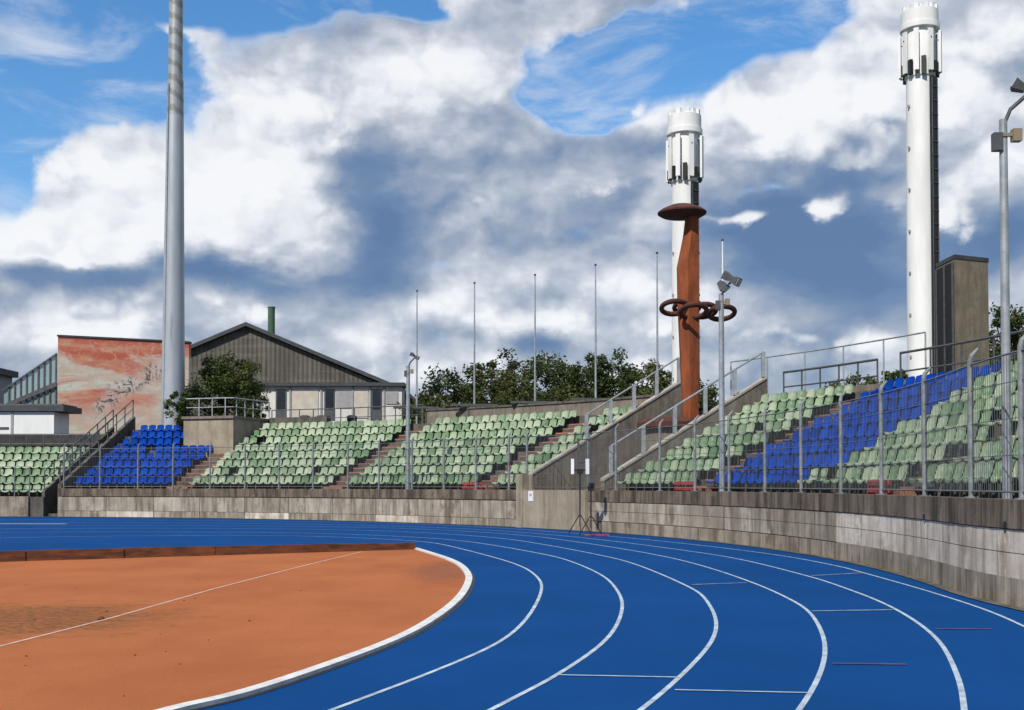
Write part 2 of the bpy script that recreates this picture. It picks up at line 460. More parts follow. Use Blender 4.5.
mb = MB(); off = []
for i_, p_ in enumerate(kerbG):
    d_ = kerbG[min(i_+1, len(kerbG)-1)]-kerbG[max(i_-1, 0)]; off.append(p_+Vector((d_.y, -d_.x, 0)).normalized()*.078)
ribbon(mb, off, .05, .004); struct(mb.build('kerb_shade_strip', M['black']))  # flat black strip standing in for the shade along the kerb's outer side
mb = MB()
for i, P in LN.items(): ribbon(mb, smooth_img(P), .046, .004)
struct(mb.build('lane_lines', M['line']))
mb = MB()
for a, b, w in (((557, 675.5), (680, 678), .05), ((675, 690.5), (808, 693.5), .05)):
    ribbon(mb, [ground(*a), ground(*b)], w*.7, .008)
ribbon(mb, [ground(-40, 523.8), ground(66, 524)], .42, .008)
struct(mb.build('track_markings', M['line']))
mb = MB()
for a, b in (((812, 611.5), (892, 610.2)), ((692, 585), (747, 583)), ((812, 576), (862, 573.2))):
    ribbon(mb, [ground(*a), ground(*b)], .08, .008)
struct(mb.build('worn_track_markings', M['faint']))
mb = MB()
for a, b in (((832, 664), (906, 665)), ((936, 629.5), (992, 629.5))):
    ribbon(mb, [ground(*a), ground(*b)], .06, .008)
struct(mb.build('red_track_markings', M['redline']))
mb = MB(); ribbon(mb, [ground(-160, 683), ground(0, 647), ground(108, 619.5), ground(215, 589), ground(300, 567), ground(362, 552)], .045, .010)
struct(mb.build('clay_line', M['clayline']))
# board on the far side of the clay
mb = MB()
for i in range(14):
    p = b0.lerp(b1, i/14); q = b0.lerp(b1, (i+1)/14+.0002)
    z = .17+.05*min(1, i/5)+.012*random.random()
    n = Vector((b1-b0)).normalized(); n = Vector((-n.y, n.x, 0))*.045; j = Vector((0, random.uniform(-.02, .02), 0))
    mb.hexa([p-n+j, q-n+j, q+n+j, p+n+j]+[v+Vector((0, 0, z)) for v in (p-n+j, q-n+j, q+n+j, p+n+j)])
tag(mb.build('border_board', M['board']), 'weathered rust-brown board edging the far side of the orange clay', 'edging board')
# little stones / clods on clay
mb = MB()
for _ in range(26):
    p = ground(random.uniform(0, 430), random.uniform(556, 700)); r = random.uniform(.008, .017)
    if _ == 0: p = ground(101, 620); r = .05
    if p.x > kerbG[30].x-0.3: continue
    mb.lathe([(r*.5, -.01), (r, r*.2), (r*.7, r*.6), (r*.1, r*.8)], (p.x, p.y, .008), 6)
stuff(mb.build('clay_clods', M['board']))
# narrow gutter at foot of wall
mb = MB(); ring_strip(mb, arc(130, -50), [(WR-.16, .012), (WR-.16, .016), (WR+.02, .016), (WR+.02, .012)])
struct(mb.build('gutter_strip', M['terrace']))

# ------------------------------------------------------------------ front wall
WT = 1.42
wall = thing('retaining_wall', 'long curved stained concrete wall around the blue track, below the seats', 'wall', bowl(10, WR))
sA, sB = 35.2, 28.7      # stair parapets
wl = station(58)
joints = []
s = wl
while s > sA+3: joints.append(s); s -= 4.3
joints.append(sA)
rj = [station(px, r=WR) for px in (588, 640, 690, 724, 770, 836, 925)]+[-11.5, -18, -26, -36, -50]
def wallpanel(s0, s1, m, z0=0, z1=1.02, r0=WR, name='panel'):
    q = MB(); g = .022
    ring_strip(q, arc(s0-g if s0 > s1 else s0+g, s1+g if s0 > s1 else s1-g), [(r0, z0), (r0+.30, z0), (r0+.30, z1), (r0, z1)])
    return q.build(name, m, wall)
pm = ['panelA', 'panelB', 'panelA', 'panelC', 'panelB', 'panelA']
for i in range(len(joints)-1):
    wallpanel(joints[i], joints[i+1], M[pm[i % 6]], 0, .30)
    wallpanel(joints[i], joints[i+1], M[['panelD', 'panelA', 'panelD', 'panelD', 'panelC', 'panelD', 'panelA'][i % 7]], .315, 1.0)
for i in range(len(rj)-1):
    wallpanel(rj[i], rj[i+1], M[['panelC', 'panelA', 'panelC'][i % 3]], 0, .36 if i < 5 else .38)
    wallpanel(rj[i], rj[i+1], M[['panelD', 'panelD', 'panelA', 'panelD', 'panelC', 'panelB', 'panelB', 'panelB', 'panelB', 'panelA', 'panelA'][i]], .38, .705)
    wallpanel(rj[i], rj[i+1], M[['panelD', 'panelD', 'panelA', 'panelD', 'panelC', 'panelB', 'panelB', 'panelB', 'panelB', 'panelA', 'panelA'][i]], .717, 1.02)
for a, b in ((wl, sA), (rj[0], -50)):
    q = MB(); ring_strip(q, arc(a, b), [(WR-.02, 1.035), (WR+.34, 1.035), (WR+.34, WT), (WR-.02, WT)]); q.build('cap', M['cap'], wall)
# the projecting block at the foot of the stairs
q = MB(); ring_strip(q, arc(sA+.25, rj[0]+.02, .5), [(WR-.12, 0), (WR+.25, 0), (WR+.25, WT+.0), (WR-.12, WT+.0)]); q.build('stair_block', M['smoothc'], wall)
q = MB(); ring_strip(q, arc(sA+.9, sA+.25, .3), [(WR-.16, 0), (WR+.4, 0), (WR+.4, 2.02), (WR-.16, 2.02)]); q.build('pier', M['smoothc'], wall)
# thin vertical and horizontal drain marks are in the concrete; small drain outlets
for px in (925, 1006):
    s = station(px); p = bowl(s, WR-.01, 1.08); q = MB(); q.box((p.x, p.y, p.z), (.05, .07, .09)); q.build('drain_outlet', M['black'], wall)

# sign on the block
p = bowl(station(531, r=WR-.12), WR-.13, 1.19); n = outward(station(531)); rz = math.atan2(n.y, n.x)-math.pi/2
sg = thing('notice_sign', 'small white notice on the concrete beside the stairway', 'sign', p)
q = MB(); q.box(p, (.30, .02, .38), rz); q.build('sign_plate', M['white'], sg)
q = MB(); q.box(p-n*.012+Vector((0, 0, .05)), (.15, .006, .09), rz); q.build('sign_print', mat('faded_pink_print', (.55, .35, .33), .7), sg)

# ------------------------------------------------------------------ terrace
ter = thing('grandstand_terrace', 'curved stepped concrete terrace carrying the green and blue seats', 'terrace', bowl(20, 40))
def terrace(s0, s1, rows, dz=0, name='terrace_steps', k0=0):
    q = MB(); prof = [(WR+.35, -.02), (WR+.35, WT-.06+dz if k0 == 0 else TZ(k0-1)+dz)]
    if k0 == 0: prof.append((RK(0)-.45, TZ(0)-.03+dz))
    for k in range(k0, rows):
        prof += [(RK(k)-.45, TZ(k)+dz), (RK(k)+.407, TZ(k)+dz)]
    zt = TZ(rows-1)+.42+dz
    prof += [(RK(rows-1)+.41, zt), (RK(rows-1)+2.4, zt), (RK(rows-1)+2.4, -.02)]
    ring_strip(q, arc(s0, s1), prof)
    return q.build(name, M['terrace'], ter)
terrace(81.0, sA+.1, NR); terrace(sB, -45, NR)
AIS = [70.8, 56.0, 41.7, 20.3, 1.4, -16.5]
def stairs(s, hw=.95):
    q = MB()
    for k in range(NR-1):
        for h in (0, 1):
            r0 = RK(k)-.45+.857*(.35+.5*h)+.12; z = TZ(k)+.21*(h+1)-.0
            ring_strip(q, [s+hw, s, s-hw], [(r0, z-.22), (RK(k)+.40, z-.22), (RK(k)+.40, z), (r0, z)], mi=0)
            ring_strip(q, [s+hw*.98, s, s-hw*.98], [(r0-.012, z-.05), (r0+.12, z-.05), (r0+.12, z+.008), (r0-.012, z+.008)], mi=1)
    ring_strip(q, [s+hw, s, s-hw], [(RK(0)-.42, TZ(0)-.02), (RK(0)+.0, TZ(0)-.02), (RK(0)+.0, TZ(0)+.17), (RK(0)-.42, TZ(0)+.17)], mi=1)
    q.build('aisle_stairs', [M['terrace'], M['redstep']], ter)
for s in AIS: stairs(s)
# red edge line climbing beside the leftmost aisle
for A_ in (AIS[0]-.75,):
    q = MB(); prof = []
    for k in range(NR-1): prof += [(RK(k)-.47, TZ(k)+.06), (RK(k)+.38, TZ(k)+.06)]
    prof += [(RK(NR-2)+.38, TZ(NR-2)-.3), (RK(0)-.47, TZ(0)-.02)]
    ring_strip(q, [A_+.3, A_-.3], prof); q.build('aisle_edge', M['rededge'], ter)

# ------------------------------------------------------------------ stairway between two parapets
sw = thing('stairway', 'concrete stairway between two sloping parapet walls below the rusty sculpture', 'stairs', bowl(32, 39))
def parapet(s, r0, z0, r1, z1, th=.22, name='parapet_wall', steps=1, m='parapet', zb0=0., zb1=0.):
    q = MB(); a = R_(s); n = Vector((-math.sin(a), math.cos(a), 0))*th/2
    P0, P1 = bowl(s, r0), bowl(s, r1)
    def pt(p, z, sg): return Vector((p.x, p.y, z))+n*sg
    q.hexa([pt(P0, zb0, -1), pt(P0, zb0, 1), pt(P1, zb1, 1), pt(P1, zb1, -1), pt(P0, z0, -1), pt(P0, z0, 1), pt(P1, z1, 1), pt(P1, z1, -1)])
    o = q.build(name, M[m], sw)
    q = MB(); e = .03
    n2 = n*(1+e/th*2)
    q.hexa([Vector((P.x, P.y, z))+n2*sg for P, z, sg in ((P0, z0+.002, -1), (P0, z0+.002, 1), (P1, z1+.002, 1), (P1, z1+.002, -1), (P0, z0+.08, -1), (P0, z0+.08, 1), (P1, z1+.08, 1), (P1, z1+.08, -1))])
    q.build('coping', M['coping'], sw)
    return o
parapet(sA, WR+.1, 1.98, 43.3, 5.85)
parapet(sB, WR+.45, 1.75, 43.3, 5.62)
q = MB()
for i in range(26):
    r0 = WR+.6+i*.28; z = max(.3, .5+.55*(r0-38.))
    ring_strip(q, [sA-.2, 32, sB+.2], [(r0, 0), (r0+.277, 0), (r0+.277, z), (r0, z)])
ring_strip(q, [sA-.2, 32, sB+.2], [(WR+.3, 0), (WR+.598, 0), (WR+.598, .28), (WR+.3, .28)])
q.build('steps', M['smoothc'], sw)
def rail(parent, pts, n_posts, h, r=.03, m='steel', mid=True, name='railing', postw=.05, panel=False):
    """pts: foot points; rail at height h above them"""
    q = MB(); up = Vector((0, 0, h)); P = [Vector(p) for p in pts]
    q.tube([p+up for p in P], r, 6)
    if mid: q.tube([p+up*.5 for p in P], r*.7, 6)
    L = [0]
    for a, b in zip(P, P[1:]): L.append(L[-1]+(b-a).length)
    for i in range(n_posts):
        t = L[-1]*i/(n_posts-1)
        j = max(k for k in range(len(L)-1) if L[k] <= t+1e-6); f = (t-L[j])/max(1e-6, L[j+1]-L[j])
        p = P[j].lerp(P[j+1], min(1, f)); q.bar(p, p+up, postw)
    return q.build(name, M[m], parent)
def along(s, r0, z0, r1, z1, n=6): return [bowl(s, r0+(r1-r0)*i/n, z0+(z1-z0)*i/n) for i in range(n+1)]
rail(sw, along(sA, 38.3, 3.33, 43.2, 5.87), 5, 1.0, .035, 'steel', False, postw=.14)
rail(sw, along(sB, 36.3, 2.0, 43.2, 5.68), 6, .95, .04, 'steel', False, postw=.14)
# handrail wires down the middle
# steel gate at the foot of the stairs
gt = thing('stair_gate', 'tall narrow dark steel gate at the foot of the concrete stairway', 'gate', bowl(29.3, WR+.12, WT))
q = MB()
for s in (30.35, 29.0): q.bar(bowl(s, WR+.12, WT), bowl(s, WR+.12, 3.25), .07)
for z in (1.52, 2.4, 3.2): q.tube([bowl(30.35, WR+.12, z), bowl(29.0, WR+.12, z)], .02, 6)
q.build('gate_frame', M['darksteel'], gt)
q = MB()
for i in range(1, 9): s = 30.35-1.35*i/9; q.tube([bowl(s, WR+.12, 1.5), bowl(s, WR+.12, 3.2)], .009, 5)
q.build('gate_bars', M['wire'], gt)

# ------------------------------------------------------------------ perimeter fence
fen = thing('perimeter_fence', 'long steel mesh fence standing on the curved concrete wall', 'fence', bowl(20, WR+.17, WT))
postpx = [64, 100, 138, 173, 210, 245, 279, 313, 348, 379, 412, 444, 476, 509, 527, 588, 616, 660, 695, 729, 765, 801, 841, 881.5, 924.5, 971, 1022]
FS = [station(px, r=WR+.17) for px in postpx]+[FS_ for FS_ in (-16.5, -21, -25.5, -30)]
FH = 2.05
for i, s in enumerate(FS):
    q = MB(); near = s < 20
    a = bowl(s, WR+.17, WT-.0); b = bowl(s, WR+.17, WT+FH); n = outward(s)
    q.tube([a, b, b+n*.02+Vector((0, 0, .08)), b+n*.12+Vector((0, 0, .19))], [.042, .042, .036, .022], 8)
    q.box((a.x, a.y, WT+.01), (.16, .16, .02), R_(s))
    q.build('post', M['fpost'], fen)
for i in range(len(FS)-1):
    s0, s1 = FS[i], FS[i+1]
    if s0 < 31 and s0 > 30 or abs(s0-s1) > 6.5: continue
    q = MB(); L = R_(s0-s1)*WR; hi = WT+FH-.06; lo = WT+.10
    for z in (lo, lo+.5, lo+1.0, lo+1.5, hi): q.tube([bowl(s, WR+.17, z) for s in (s0, (s0+s1)/2, s1)], (.015 if z in (lo, hi) else .007), 5, caps=False)
    nb = int(L/(.085))
    for k in range(1, nb):
        s = s0+(s1-s0)*k/nb; a = bowl(s, WR+.17, lo); b = bowl(s, WR+.17, hi)
        q.bar(a, b, .0065)
    q.build('mesh_panel', M['wire'], fen)

# ------------------------------------------------------------------ seats
def seat_mesh(name, mats):
    q = MB(); prof = [(-.235, .30), (-.215, .345), (-.10, .335), (.06, .32), (.13, .35), (.165, .44), (.195, .54), (.215, .64), (.222, .675)]
    nx = 6; top = []; 
    for j, (y, z) in enumerate(prof):
        for i in range(nx+1):
            u = i/nx*2-1; w = .215*(1-.10*(j/(len(prof)-1))**4 - (.12 if j in (0, 8) else 0))
            x = u*w; k = abs(u)**2.5
            yy = y-(.05*k if j > 3 else 0); zz = z+(.035*k if j < 4 else 0)-(.03*k if j == len(prof)-1 else 0)
            top.append((x, yy, zz))
    n = len(prof); V = top+[(x, y+(.018 if z > .4 else .006), z-(.004 if z > .4 else .02)) for x, y, z in top]
    f = []; o = n*(nx+1)
    for j in range(n-1):
        for i in range(nx):
            a = j*(nx+1)+i; b = a+1; c = b+nx+1; d = a+nx+1
            f += [(a, b, c, d), (o+d, o+c, o+b, o+a)]
    rim = [i for i in range(nx+1)]+[j*(nx+1)+nx for j in range(1, n)]+[(n-1)*(nx+1)+i for i in range(nx-1, -1, -1)]+[j*(nx+1) for j in range(n-2, 0, -1)]
    for a, b in zip(rim, rim[1:]+rim[:1]): f.append((b, a, o+a, o+b))
    q.add(V, f, 0)
    q.box((0, .0, .29), (.30, .05, .03), mi=1); q.box((0, .06, .145), (.05, .04, .29), mi=1)
    return q
proto = seat_mesh('seat', None)
ROWS = ['first', 'second', 'third', 'fourth', 'fifth', 'sixth', 'seventh', 'eighth']
ONES = ['', 'first', 'second', 'third', 'fourth', 'fifth', 'sixth', 'seventh', 'eighth', 'ninth', 'tenth', 'eleventh', 'twelfth', 'thirteenth', 'fourteenth', 'fifteenth', 'sixteenth', 'seventeenth', 'eighteenth', 'nineteenth']
def ordw(n):
    if n < 20: return ONES[n]
    t = {2: 'twent', 3: 'thirt', 4: 'fort', 5: 'fift'}[n//10]
    return t+'ieth' if n % 10 == 0 else t+'y-'+ONES[n % 10]
# colour boundary blue -> green in the right block, row by row
bx = [808, 843, 869, 896, 925, 950, 968, 1003]
BND = [station(bx[k], r=RK(k)) for k in range(NR)]
blocks = [  # s0 (left) , s1 (right), name, rows
 (99, 82.6, 'lower green block at the far left', 6, -.42),
 (80.2, 71.9, 'all blue block', 8, 0), (69.7, 57.0, 'green block below the white building', 8, 0),
 (54.9, 42.8, 'green block below the far trees', 8, 0), (40.6, 35.9, 'narrow block left of the stairway', 8, 0),
 (28.1, 21.4, 'block right of the stairway', 8, 0), (19.2, 2.5, 'blue and green block', 8, 0),
 (.3, -15.4, 'block at the right edge', 8, 0), (-17.6, -34, 'block beyond', 8, 0)]
seats = []; rr = random.Random(3)
for bi, (s0, s1, bn, rows, dz) in enumerate(blocks):
    for k in range(rows):
        a, b = s0, s1
        if bi == 1: a = 80.2-.05*k
        if bi == 2 and k == 7: b += 0
        if bi == 4: b = 36.0
        r = RK(k); w = .50/r*180/math.pi if a > S0 else .50/WR*180/math.pi
        n = int((a-b)/w); off = ((a-b)-n*w)/2
        for i in range(n+1):
            s = a-off-i*w
            if bi == 1 and k >= 5 and s < 74.9: continue
            if rr.random() < .012: continue
            blue = (bi == 1) or (bi == 6 and s > BND[k])
            p = bowl(s, r, TZ(k)+dz)
            if s < S0: p = bowl(s, r, TZ(k)+dz)
            seats.append([p, s, k, i+1, bn, blue, bi])
for e in seats:
    u, v, d = project(e[0]+Vector((0, 0, .5))); e.append(u); e.append(d)
inview = [e for e in seats if -5 < e[7] < 1029 and e[8] > 1]
inview.sort(key=lambda e: e[8]); near = set(id(e) for e in inview[:300])
gm = proto.build('stadium_seat', [M['gs_i'], M['darksteel']]); autosmooth(gm, 50)
bm_ = proto.build('stadium_seat', [M['bs_i'], M['darksteel']]); autosmooth(bm_, 50)
pr = {False: gm, True: bm_}; used = {False: False, True: False}
far = MB(); pv = [Vector(v) for v in proto.v]
for e in seats:
    p, s, k, i, bn, blue, bi = e[:7]; n = outward(s); rz = math.atan2(n.y, n.x)-math.pi/2+rr.uniform(-.03, .03)
    if id(e) in near:
        o = pr[blue] if not used[blue] else pr[blue].copy()
        if used[blue]: C.objects.link(o)
        used[blue] = True
        o.location = p; o.rotation_euler = (rr.uniform(-.03, .03), 0, rz)
        tag(o, ('bright blue' if blue else 'weathered green')+' seat, %s row up, %s from left in %s' % (ROWS[k], ordw(i), bn), 'seat', 'blue stadium seats' if blue else 'green stadium seats')
    else:
        m = Matrix.Translation(p) @ Matrix.Rotation(rz, 4, 'Z')
        o0 = len(far.v); far.v += [tuple(m @ q) for q in pv]; far.f += [tuple(j+o0 for j in f) for f in proto.f]
        far.mi += [(2 if mi else (1 if blue else 0)) for mi in proto.mi]
fs_ = far.build('stadium_seats', [M['gs_s'], M['bs_s'], M['darksteel']]); stuff(fs_)
tag(fs_, 'farther green and blue plastic seats on the curved terrace', 'seats')

# ------------------------------------------------------------------ left: side stairs, lower stand, tunnel box
ls = thing('side_stand', 'lower concrete terrace with green seats at the far left', 'terrace', bowl(90, 38))
q = MB(); prof = [(WR+.1, -.02), (WR+.1, .98)]
for k in range(6): prof += [(RK(k)-.45, TZ(k)-.42), (RK(k)+.407, TZ(k)-.42)]
prof += [(RK(5)+.41, TZ(5)), (RK(5)+3.2, TZ(5)), (RK(5)+3.2, -.02)]
prof[1] = (WR+.1, 1.0); ring_strip(q, arc(105, 82.2), prof); q.build('terrace_steps', M['terrace'], ls)
q = MB(); ring_strip(q, arc(105, 83.4), [(WR-.02, 0), (WR+.098, 0), (WR+.098, 1.02), (WR-.02, 1.02)]); q.build('front_wall', M['panelC'], ls)
q = MB()
for i in range(12):
    r0 = WR+.4+i*.6; z = .15+i*.40
    ring_strip(q, [82.2, 81.2], [(r0, 0), (r0+.6, 0), (r0+.6, z), (r0, z)])
q.build('side_stairs', M['terrace'], ls)
def radial_wall(parent, s, r0, z0, r1, z1, th, m, name='stair_wall'):
    q = MB(); a = R_(s); n = Vector((-math.sin(a), math.cos(a), 0))*th/2
    P0, P1 = bowl(s, r0), bowl(s, r1)
    q.hexa([P0-n, P0+n, P1+n, P1-n]+[Vector((P.x, P.y, z))+n*g for P, z, g in ((P0, z0, -1), (P0, z0, 1), (P1, z1, 1), (P1, z1, -1))])
    return q.build(name, M[m], parent)
radial_wall(ls, 81.05, WR+.36, 1.62, 43.6, 5.5, .2, 'terrace')
radial_wall(ls, 82.3, WR+.2, 1.3, 43.0, 4.9, .16, 'terrace')
rail(ls, along(81.05, WR+.4, 1.64, 43.5, 5.45, 8), 9, 1.0, .03, 'darksteel')
rail(ls, along(82.3, WR+.3, 1.35, 43.0, 4.9, 8), 9, .95, .03, 'darksteel')
rail(ls, [bowl(s, WR+.1, 1.02) for s in arc(105, 83.4)], 18, 1.5, .022, 'wire', True)
rail(ls, [bowl(s, 44.4, TZ(5)) for s in arc(105, 81)], 20, 1.05, .03, 'darksteel')

tb = thing('tunnel_block', 'beige concrete block with a steel railing on top beside the blue seats', 'concrete block', bowl(74.5, 42))
q = MB(); ring_strip(q, arc(74.3, 70.0), [(40.2, 2.6), (43.9, 2.6), (43.9, 5.10), (40.2, 5.10)]); q.build('block_body', M['smoothc'], tb)
q = MB(); ring_strip(q, arc(74.4, 69.9), [(40.1, 5.103), (44.0, 5.103), (44.0, 5.24), (40.1, 5.24)]); q.build('block_slab', M['parapet'], tb)
q = MB(); ring_strip(q, arc(69.8, 65.0), [(43.5, 3.9), (43.9, 3.9), (43.9, 5.3), (43.5, 5.3)]); q.build('dark_side_wall', M['terrace'], tb)
rail(tb, [bowl(s, 40.3, 5.24) for s in arc(74.2, 70.1)]+[bowl(70.1, 43.8, 5.24)], 9, .95, .035, 'steel', True)
rail(tb, [bowl(76.8, 43.6, 5.24), bowl(74.2, 40.3, 5.24)], 4, .95, .035, 'steel', True)

# top rail behind the left block and concrete back wall behind the others
bw = thing('back_wall', 'low brown concrete wall along the top of the far green seats', 'wall', bowl(45, 44))
q = MB(); ring_strip(q, arc(57, 35.4), [(43.9, 3.5), (44.2, 3.5), (44.2, 5.42), (43.9, 5.42)]); q.build('wall_face', M['parapet'], bw)
q = MB(); ring_strip(q, arc(57.05, 35.35), [(43.84, 5.423), (44.26, 5.423), (44.26, 5.52), (43.84, 5.52)]); q.build('wall_top', M['terrace'], bw)
tr = thing('top_railing', 'thin steel railing along the top edge below the white building', 'railing', bowl(63, 43.8, 4.72))
rail(tr, [bowl(s, 43.6, TZ(7)+.42) for s in arc(69.7, 56.9)], 12, 1.0, .03, 'darksteel', True)
r1 = thing('dark_railing', 'dark metal railing behind the top row right of the sculpture', 'railing', bowl(24, 43.8, 4.8))
rail(r1, [bowl(s, 44.0, 4.75) for s in arc(28.4, 21.9)], 6, 1.12, .045, 'darksteel', True)
q = MB(); q.tube([bowl(s, 44.9, 6.68) for s in arc(33.5, 20.2)], .03, 6)
for i in range(6): s = 33.5-13.3*i/5; q.tube([bowl(s, 44.9, 4.7), bowl(s, 44.9, 6.68)], .028, 6)
q.build('railing', M['steel'], tag(thing('high_rail', '', ''), 'tall thin pipe rail running from the stairway to the white tower', 'railing', None))
r2 = thing('dark_railing', 'dark metal railing with stout posts in front of the concrete tower block', 'railing', bowl(10, 43.8, 4.8))
rail(r2, [bowl(s, 44.2, 4.75) for s in arc(20.7, -6)], 15, 1.25, .045, 'darksteel', True)
bk = thing('back_wall', 'brown concrete parapet behind the blue seats at the right', 'wall', bowl(10, 44))
q = MB(); ring_strip(q, arc(28.3, -30), [(43.75, 3.5), (44.3, 3.5), (44.3, 5.02), (43.75, 5.02)]); q.build('wall_face', M['parapet'], bk)

# red low blocks at the feet of the aisles
for s, lab in ((AIS[2], 'low red barrier at the foot of the aisle left of the stairway'), (AIS[3], 'low red barrier at the foot of the aisle behind the slim lamp pole'), (AIS[4], 'low red barrier at the foot of the aisle near the right edge')):
    t = thing('red_barrier', lab, 'barrier', bowl(s, RK(0)-.62, TZ(0)-.03), 'red barriers at the aisle feet')
    for ds in (.8, -.8): q = MB(); q.bar(bowl(s+ds, RK(0)-.62, TZ(0)-.03), bowl(s+ds, RK(0)-.62, TZ(0)+.34), .07); q.build('upright', M['redblock'], t)
    for z, h in ((.30, .10), (.14, .09)): q = MB(); q.bar(bowl(s+1.0, RK(0)-.66, TZ(0)+z), bowl(s-1.0, RK(0)-.66, TZ(0)+z), .04, h); q.build('plank', M['redblock'], t)

# ------------------------------------------------------------------ lamp poles
def lamp_pole(px, topz, r, lab, hd, hs_=.72):
    s = station(px, r=WR+.55); p = bowl(s, WR+.55, WT-.06)
    t = thing('lamp_pole', lab, 'lamp pole', p, 'lamp poles along the wall')
    q = MB(); q.tube([p, (p.x, p.y, 3.4), (p.x, p.y, topz)], [r*1.1, r, r*.86], 14); q.lathe([(r*2, 0), (r*2, .03)], p, 12); o = q.build('pole', M['steel'], t); autosmooth(o)
    d = Vector((hd, -.35, 0)).normalized()
    P = Vector((p.x, p.y, topz))
    q = MB(); q.tube([P-Vector((0, 0, .1)), P+d*.10+Vector((0, 0, .14)), P+d*.34+Vector((0, 0, .34))], .03, 8); q.build('bracket', M['darksteel'], t)
    def lamp(c, tilt, sc_=hs_):
        q = MB(); a = d*math.cos(tilt)+Vector((0, 0, math.sin(tilt))); up = Vector((0, 0, 1)); side = a.cross(up).normalized(); v = side.cross(a)
        pts = []
        for k, w, h in ((-.13, .09, .06), (.11, .15, .11)):
            pts += [c+a*k*sc_+(-side*w-v*h)*sc_, c+a*k*sc_+(side*w-v*h)*sc_, c+a*k*sc_+(side*w+v*h)*sc_, c+a*k*sc_+(-side*w+v*h)*sc_]
        q.hexa(pts); hh = q.build('floodlight', M['darksteel'], t)
        q = MB(); pp = [c+(a*.112+(-side*.13-v*.09))*sc_, c+(a*.112+(side*.13-v*.09))*sc_, c+(a*.112+(side*.13+v*.09))*sc_, c+(a*.112+(-side*.13+v*.09))*sc_]
        q.hexa(pp+[x+a*.02 for x in pp]); g = q.build('glass', M['lampglass']); g.parent = hh; g.matrix_parent_inverse = hh.matrix_basis.inverted()@Matrix.Translation(-t.location) if False else Matrix()
    q2 = P+d*.42+Vector((0, 0, .34))
    lamp(q2, -.5); lamp(P+d*.22+Vector((0, 0, .46)), 2.6)
    if hs_ > 1: lamp(P+d*.05+Vector((0, 0, .22)), -.9)
    q = MB(); q.box((P.x-.10, P.y-.02, P.z-.34), (.13, .12, .26)); q.build('junction_box', M['darksteel'], t)
    q = MB(); q.box((P.x+.17, P.y-.05, P.z-.25), (.13, .12, .18)); q.box((P.x+.02, P.y-.05, P.z-.24), (.3, .05, .05)); q.build('lantern', mat('beige_lantern', (.25, .21, .14), .5), t)
    return t
lamp_pole(1007, 6.98, .066, 'tall grey lamp pole with floodlights at the right edge', .9)
lamp_pole(722, 7.15, .085, 'slim grey lamp pole with floodlights in front of the stairway', .55, 1.15)
lamp_pole(408, 6.75, .095, 'distant grey lamp pole with a dark floodlight in front of the far green seats', .75)

# flagpoles
fl = [(417, 291, 60, 'leftmost thin flagpole, above the distant lamp pole'), (474.5, 283, 58, 'thin flagpole second from the left, at the left of the far trees'),
      (535, 275, 56, 'thin flagpole third from the left, over the middle of the far trees'), (595.5, 265, 54, 'thin flagpole fourth from the left, over the right of the far trees'),
      (657, 253, 51, 'thin flagpole just left of the rusty sculpture and white tower'), (722.5, 240, 48, 'thin flagpole behind the slim lamp pole right of the sculpture')]
for px, py, Y, lab in fl:
    top = at(px, py, Y); base = Vector((top.x, Y, 4.2 if px < 700 else 4.6))
    t = thing('flagpole', lab, 'flagpole', base, 'flagpoles along the top of the terrace')
    q = MB(); q.tube([base, (base.x, base.y, (base.z+top.z)/2), top], [.055, .045, .025], 8); q.build('pole', M['white' if px > 700 else 'steel'], t)
    q = MB(); q.lathe([(.01, -.05), (.06, -.02), (.06, .03), (.01, .07)], top, 10); q.build('finial', M['darksteel'], t)
    if px < 600:
        q = MB(); q.box((base.x-.3, base.y-.2, 5.15), (.08, .12, .9)); q.box((base.x+.3, base.y-.2, 5.15), (.08, .12, .9)); q.box((base.x, base.y-.2, 5.62), (2.4, .2, .1)); q.build('bracket', M['darksteel'], t)

# ------------------------------------------------------------------ rusty sculpture
Ys = 45.0; sp = at(690, 425, Ys); sp.z = 4.1
scu = thing('rusty_sculpture', 'tall rusty steel sculpture with interlocked rings and a disc on top', 'sculpture', (sp.x, sp.y, 4.1))
def px3(px, py): return at(px, py, Ys)
q = MB(); rows = [(683, 697.5, 428, .38), (682.5, 698, 392, .36), (678.5, 698, 300, .36), (678, 698, 266, .36), (684, 698, 236, .32), (686.5, 697, 214, .28)]
vs = []
for xl, xr, y, d in rows:
    a, b = px3(xl, y), px3(xr, y)
    vs += [(a.x, a.y-d*.2, a.z), (a.x+(b.x-a.x)*.42, a.y-d, a.z), (b.x, b.y-d*.5, b.z), (b.x, b.y+d, b.z), (a.x, a.y+d, a.z)]
fs = []
for i in range(len(rows)-1):
    for j in range(5):
        a = i*5+j; b = i*5+(j+1) % 5; fs.append((a, b, b+5, a+5))
fs += [(4, 3, 2, 1, 0), tuple(range(25, 30))]
q.add(vs, fs); q.build('column', M['rust'], scu)
c = px3(682, 212); q = MB()
q.lathe([(.25, -.20), (.80, -.15), (.95, -.06), (.96, .0), (.80, .12), (.45, .27), (.25, .31), (.03, .32)], c+Vector((0, 0, -.02)), 40); autosmooth(q.build('disc', M['rustd'], scu))
for px, py, ry in ((674, 308, -.1), (690, 304, .75), (704.5, 309.5, .3), (690.5, 314, -.72), (721, 313.5, -.15)):
    cc = px3(px, py); q = MB(); q.torus((cc.x, cc.y+ry, cc.z), (.50), .095, 36, 10, tilt=-.36); o = q.build('ring', M['rustd'], scu, True)
bb = at(668, 425, 44.6)
q = MB(); q.lathe([(1.15, 3.78), (1.2, 3.82), (1.2, 4.02), (1.0, 4.16), (.3, 4.26)], (bb.x, bb.y, 0), 28); autosmooth(q.build('base_drum', M['rustd'], scu))
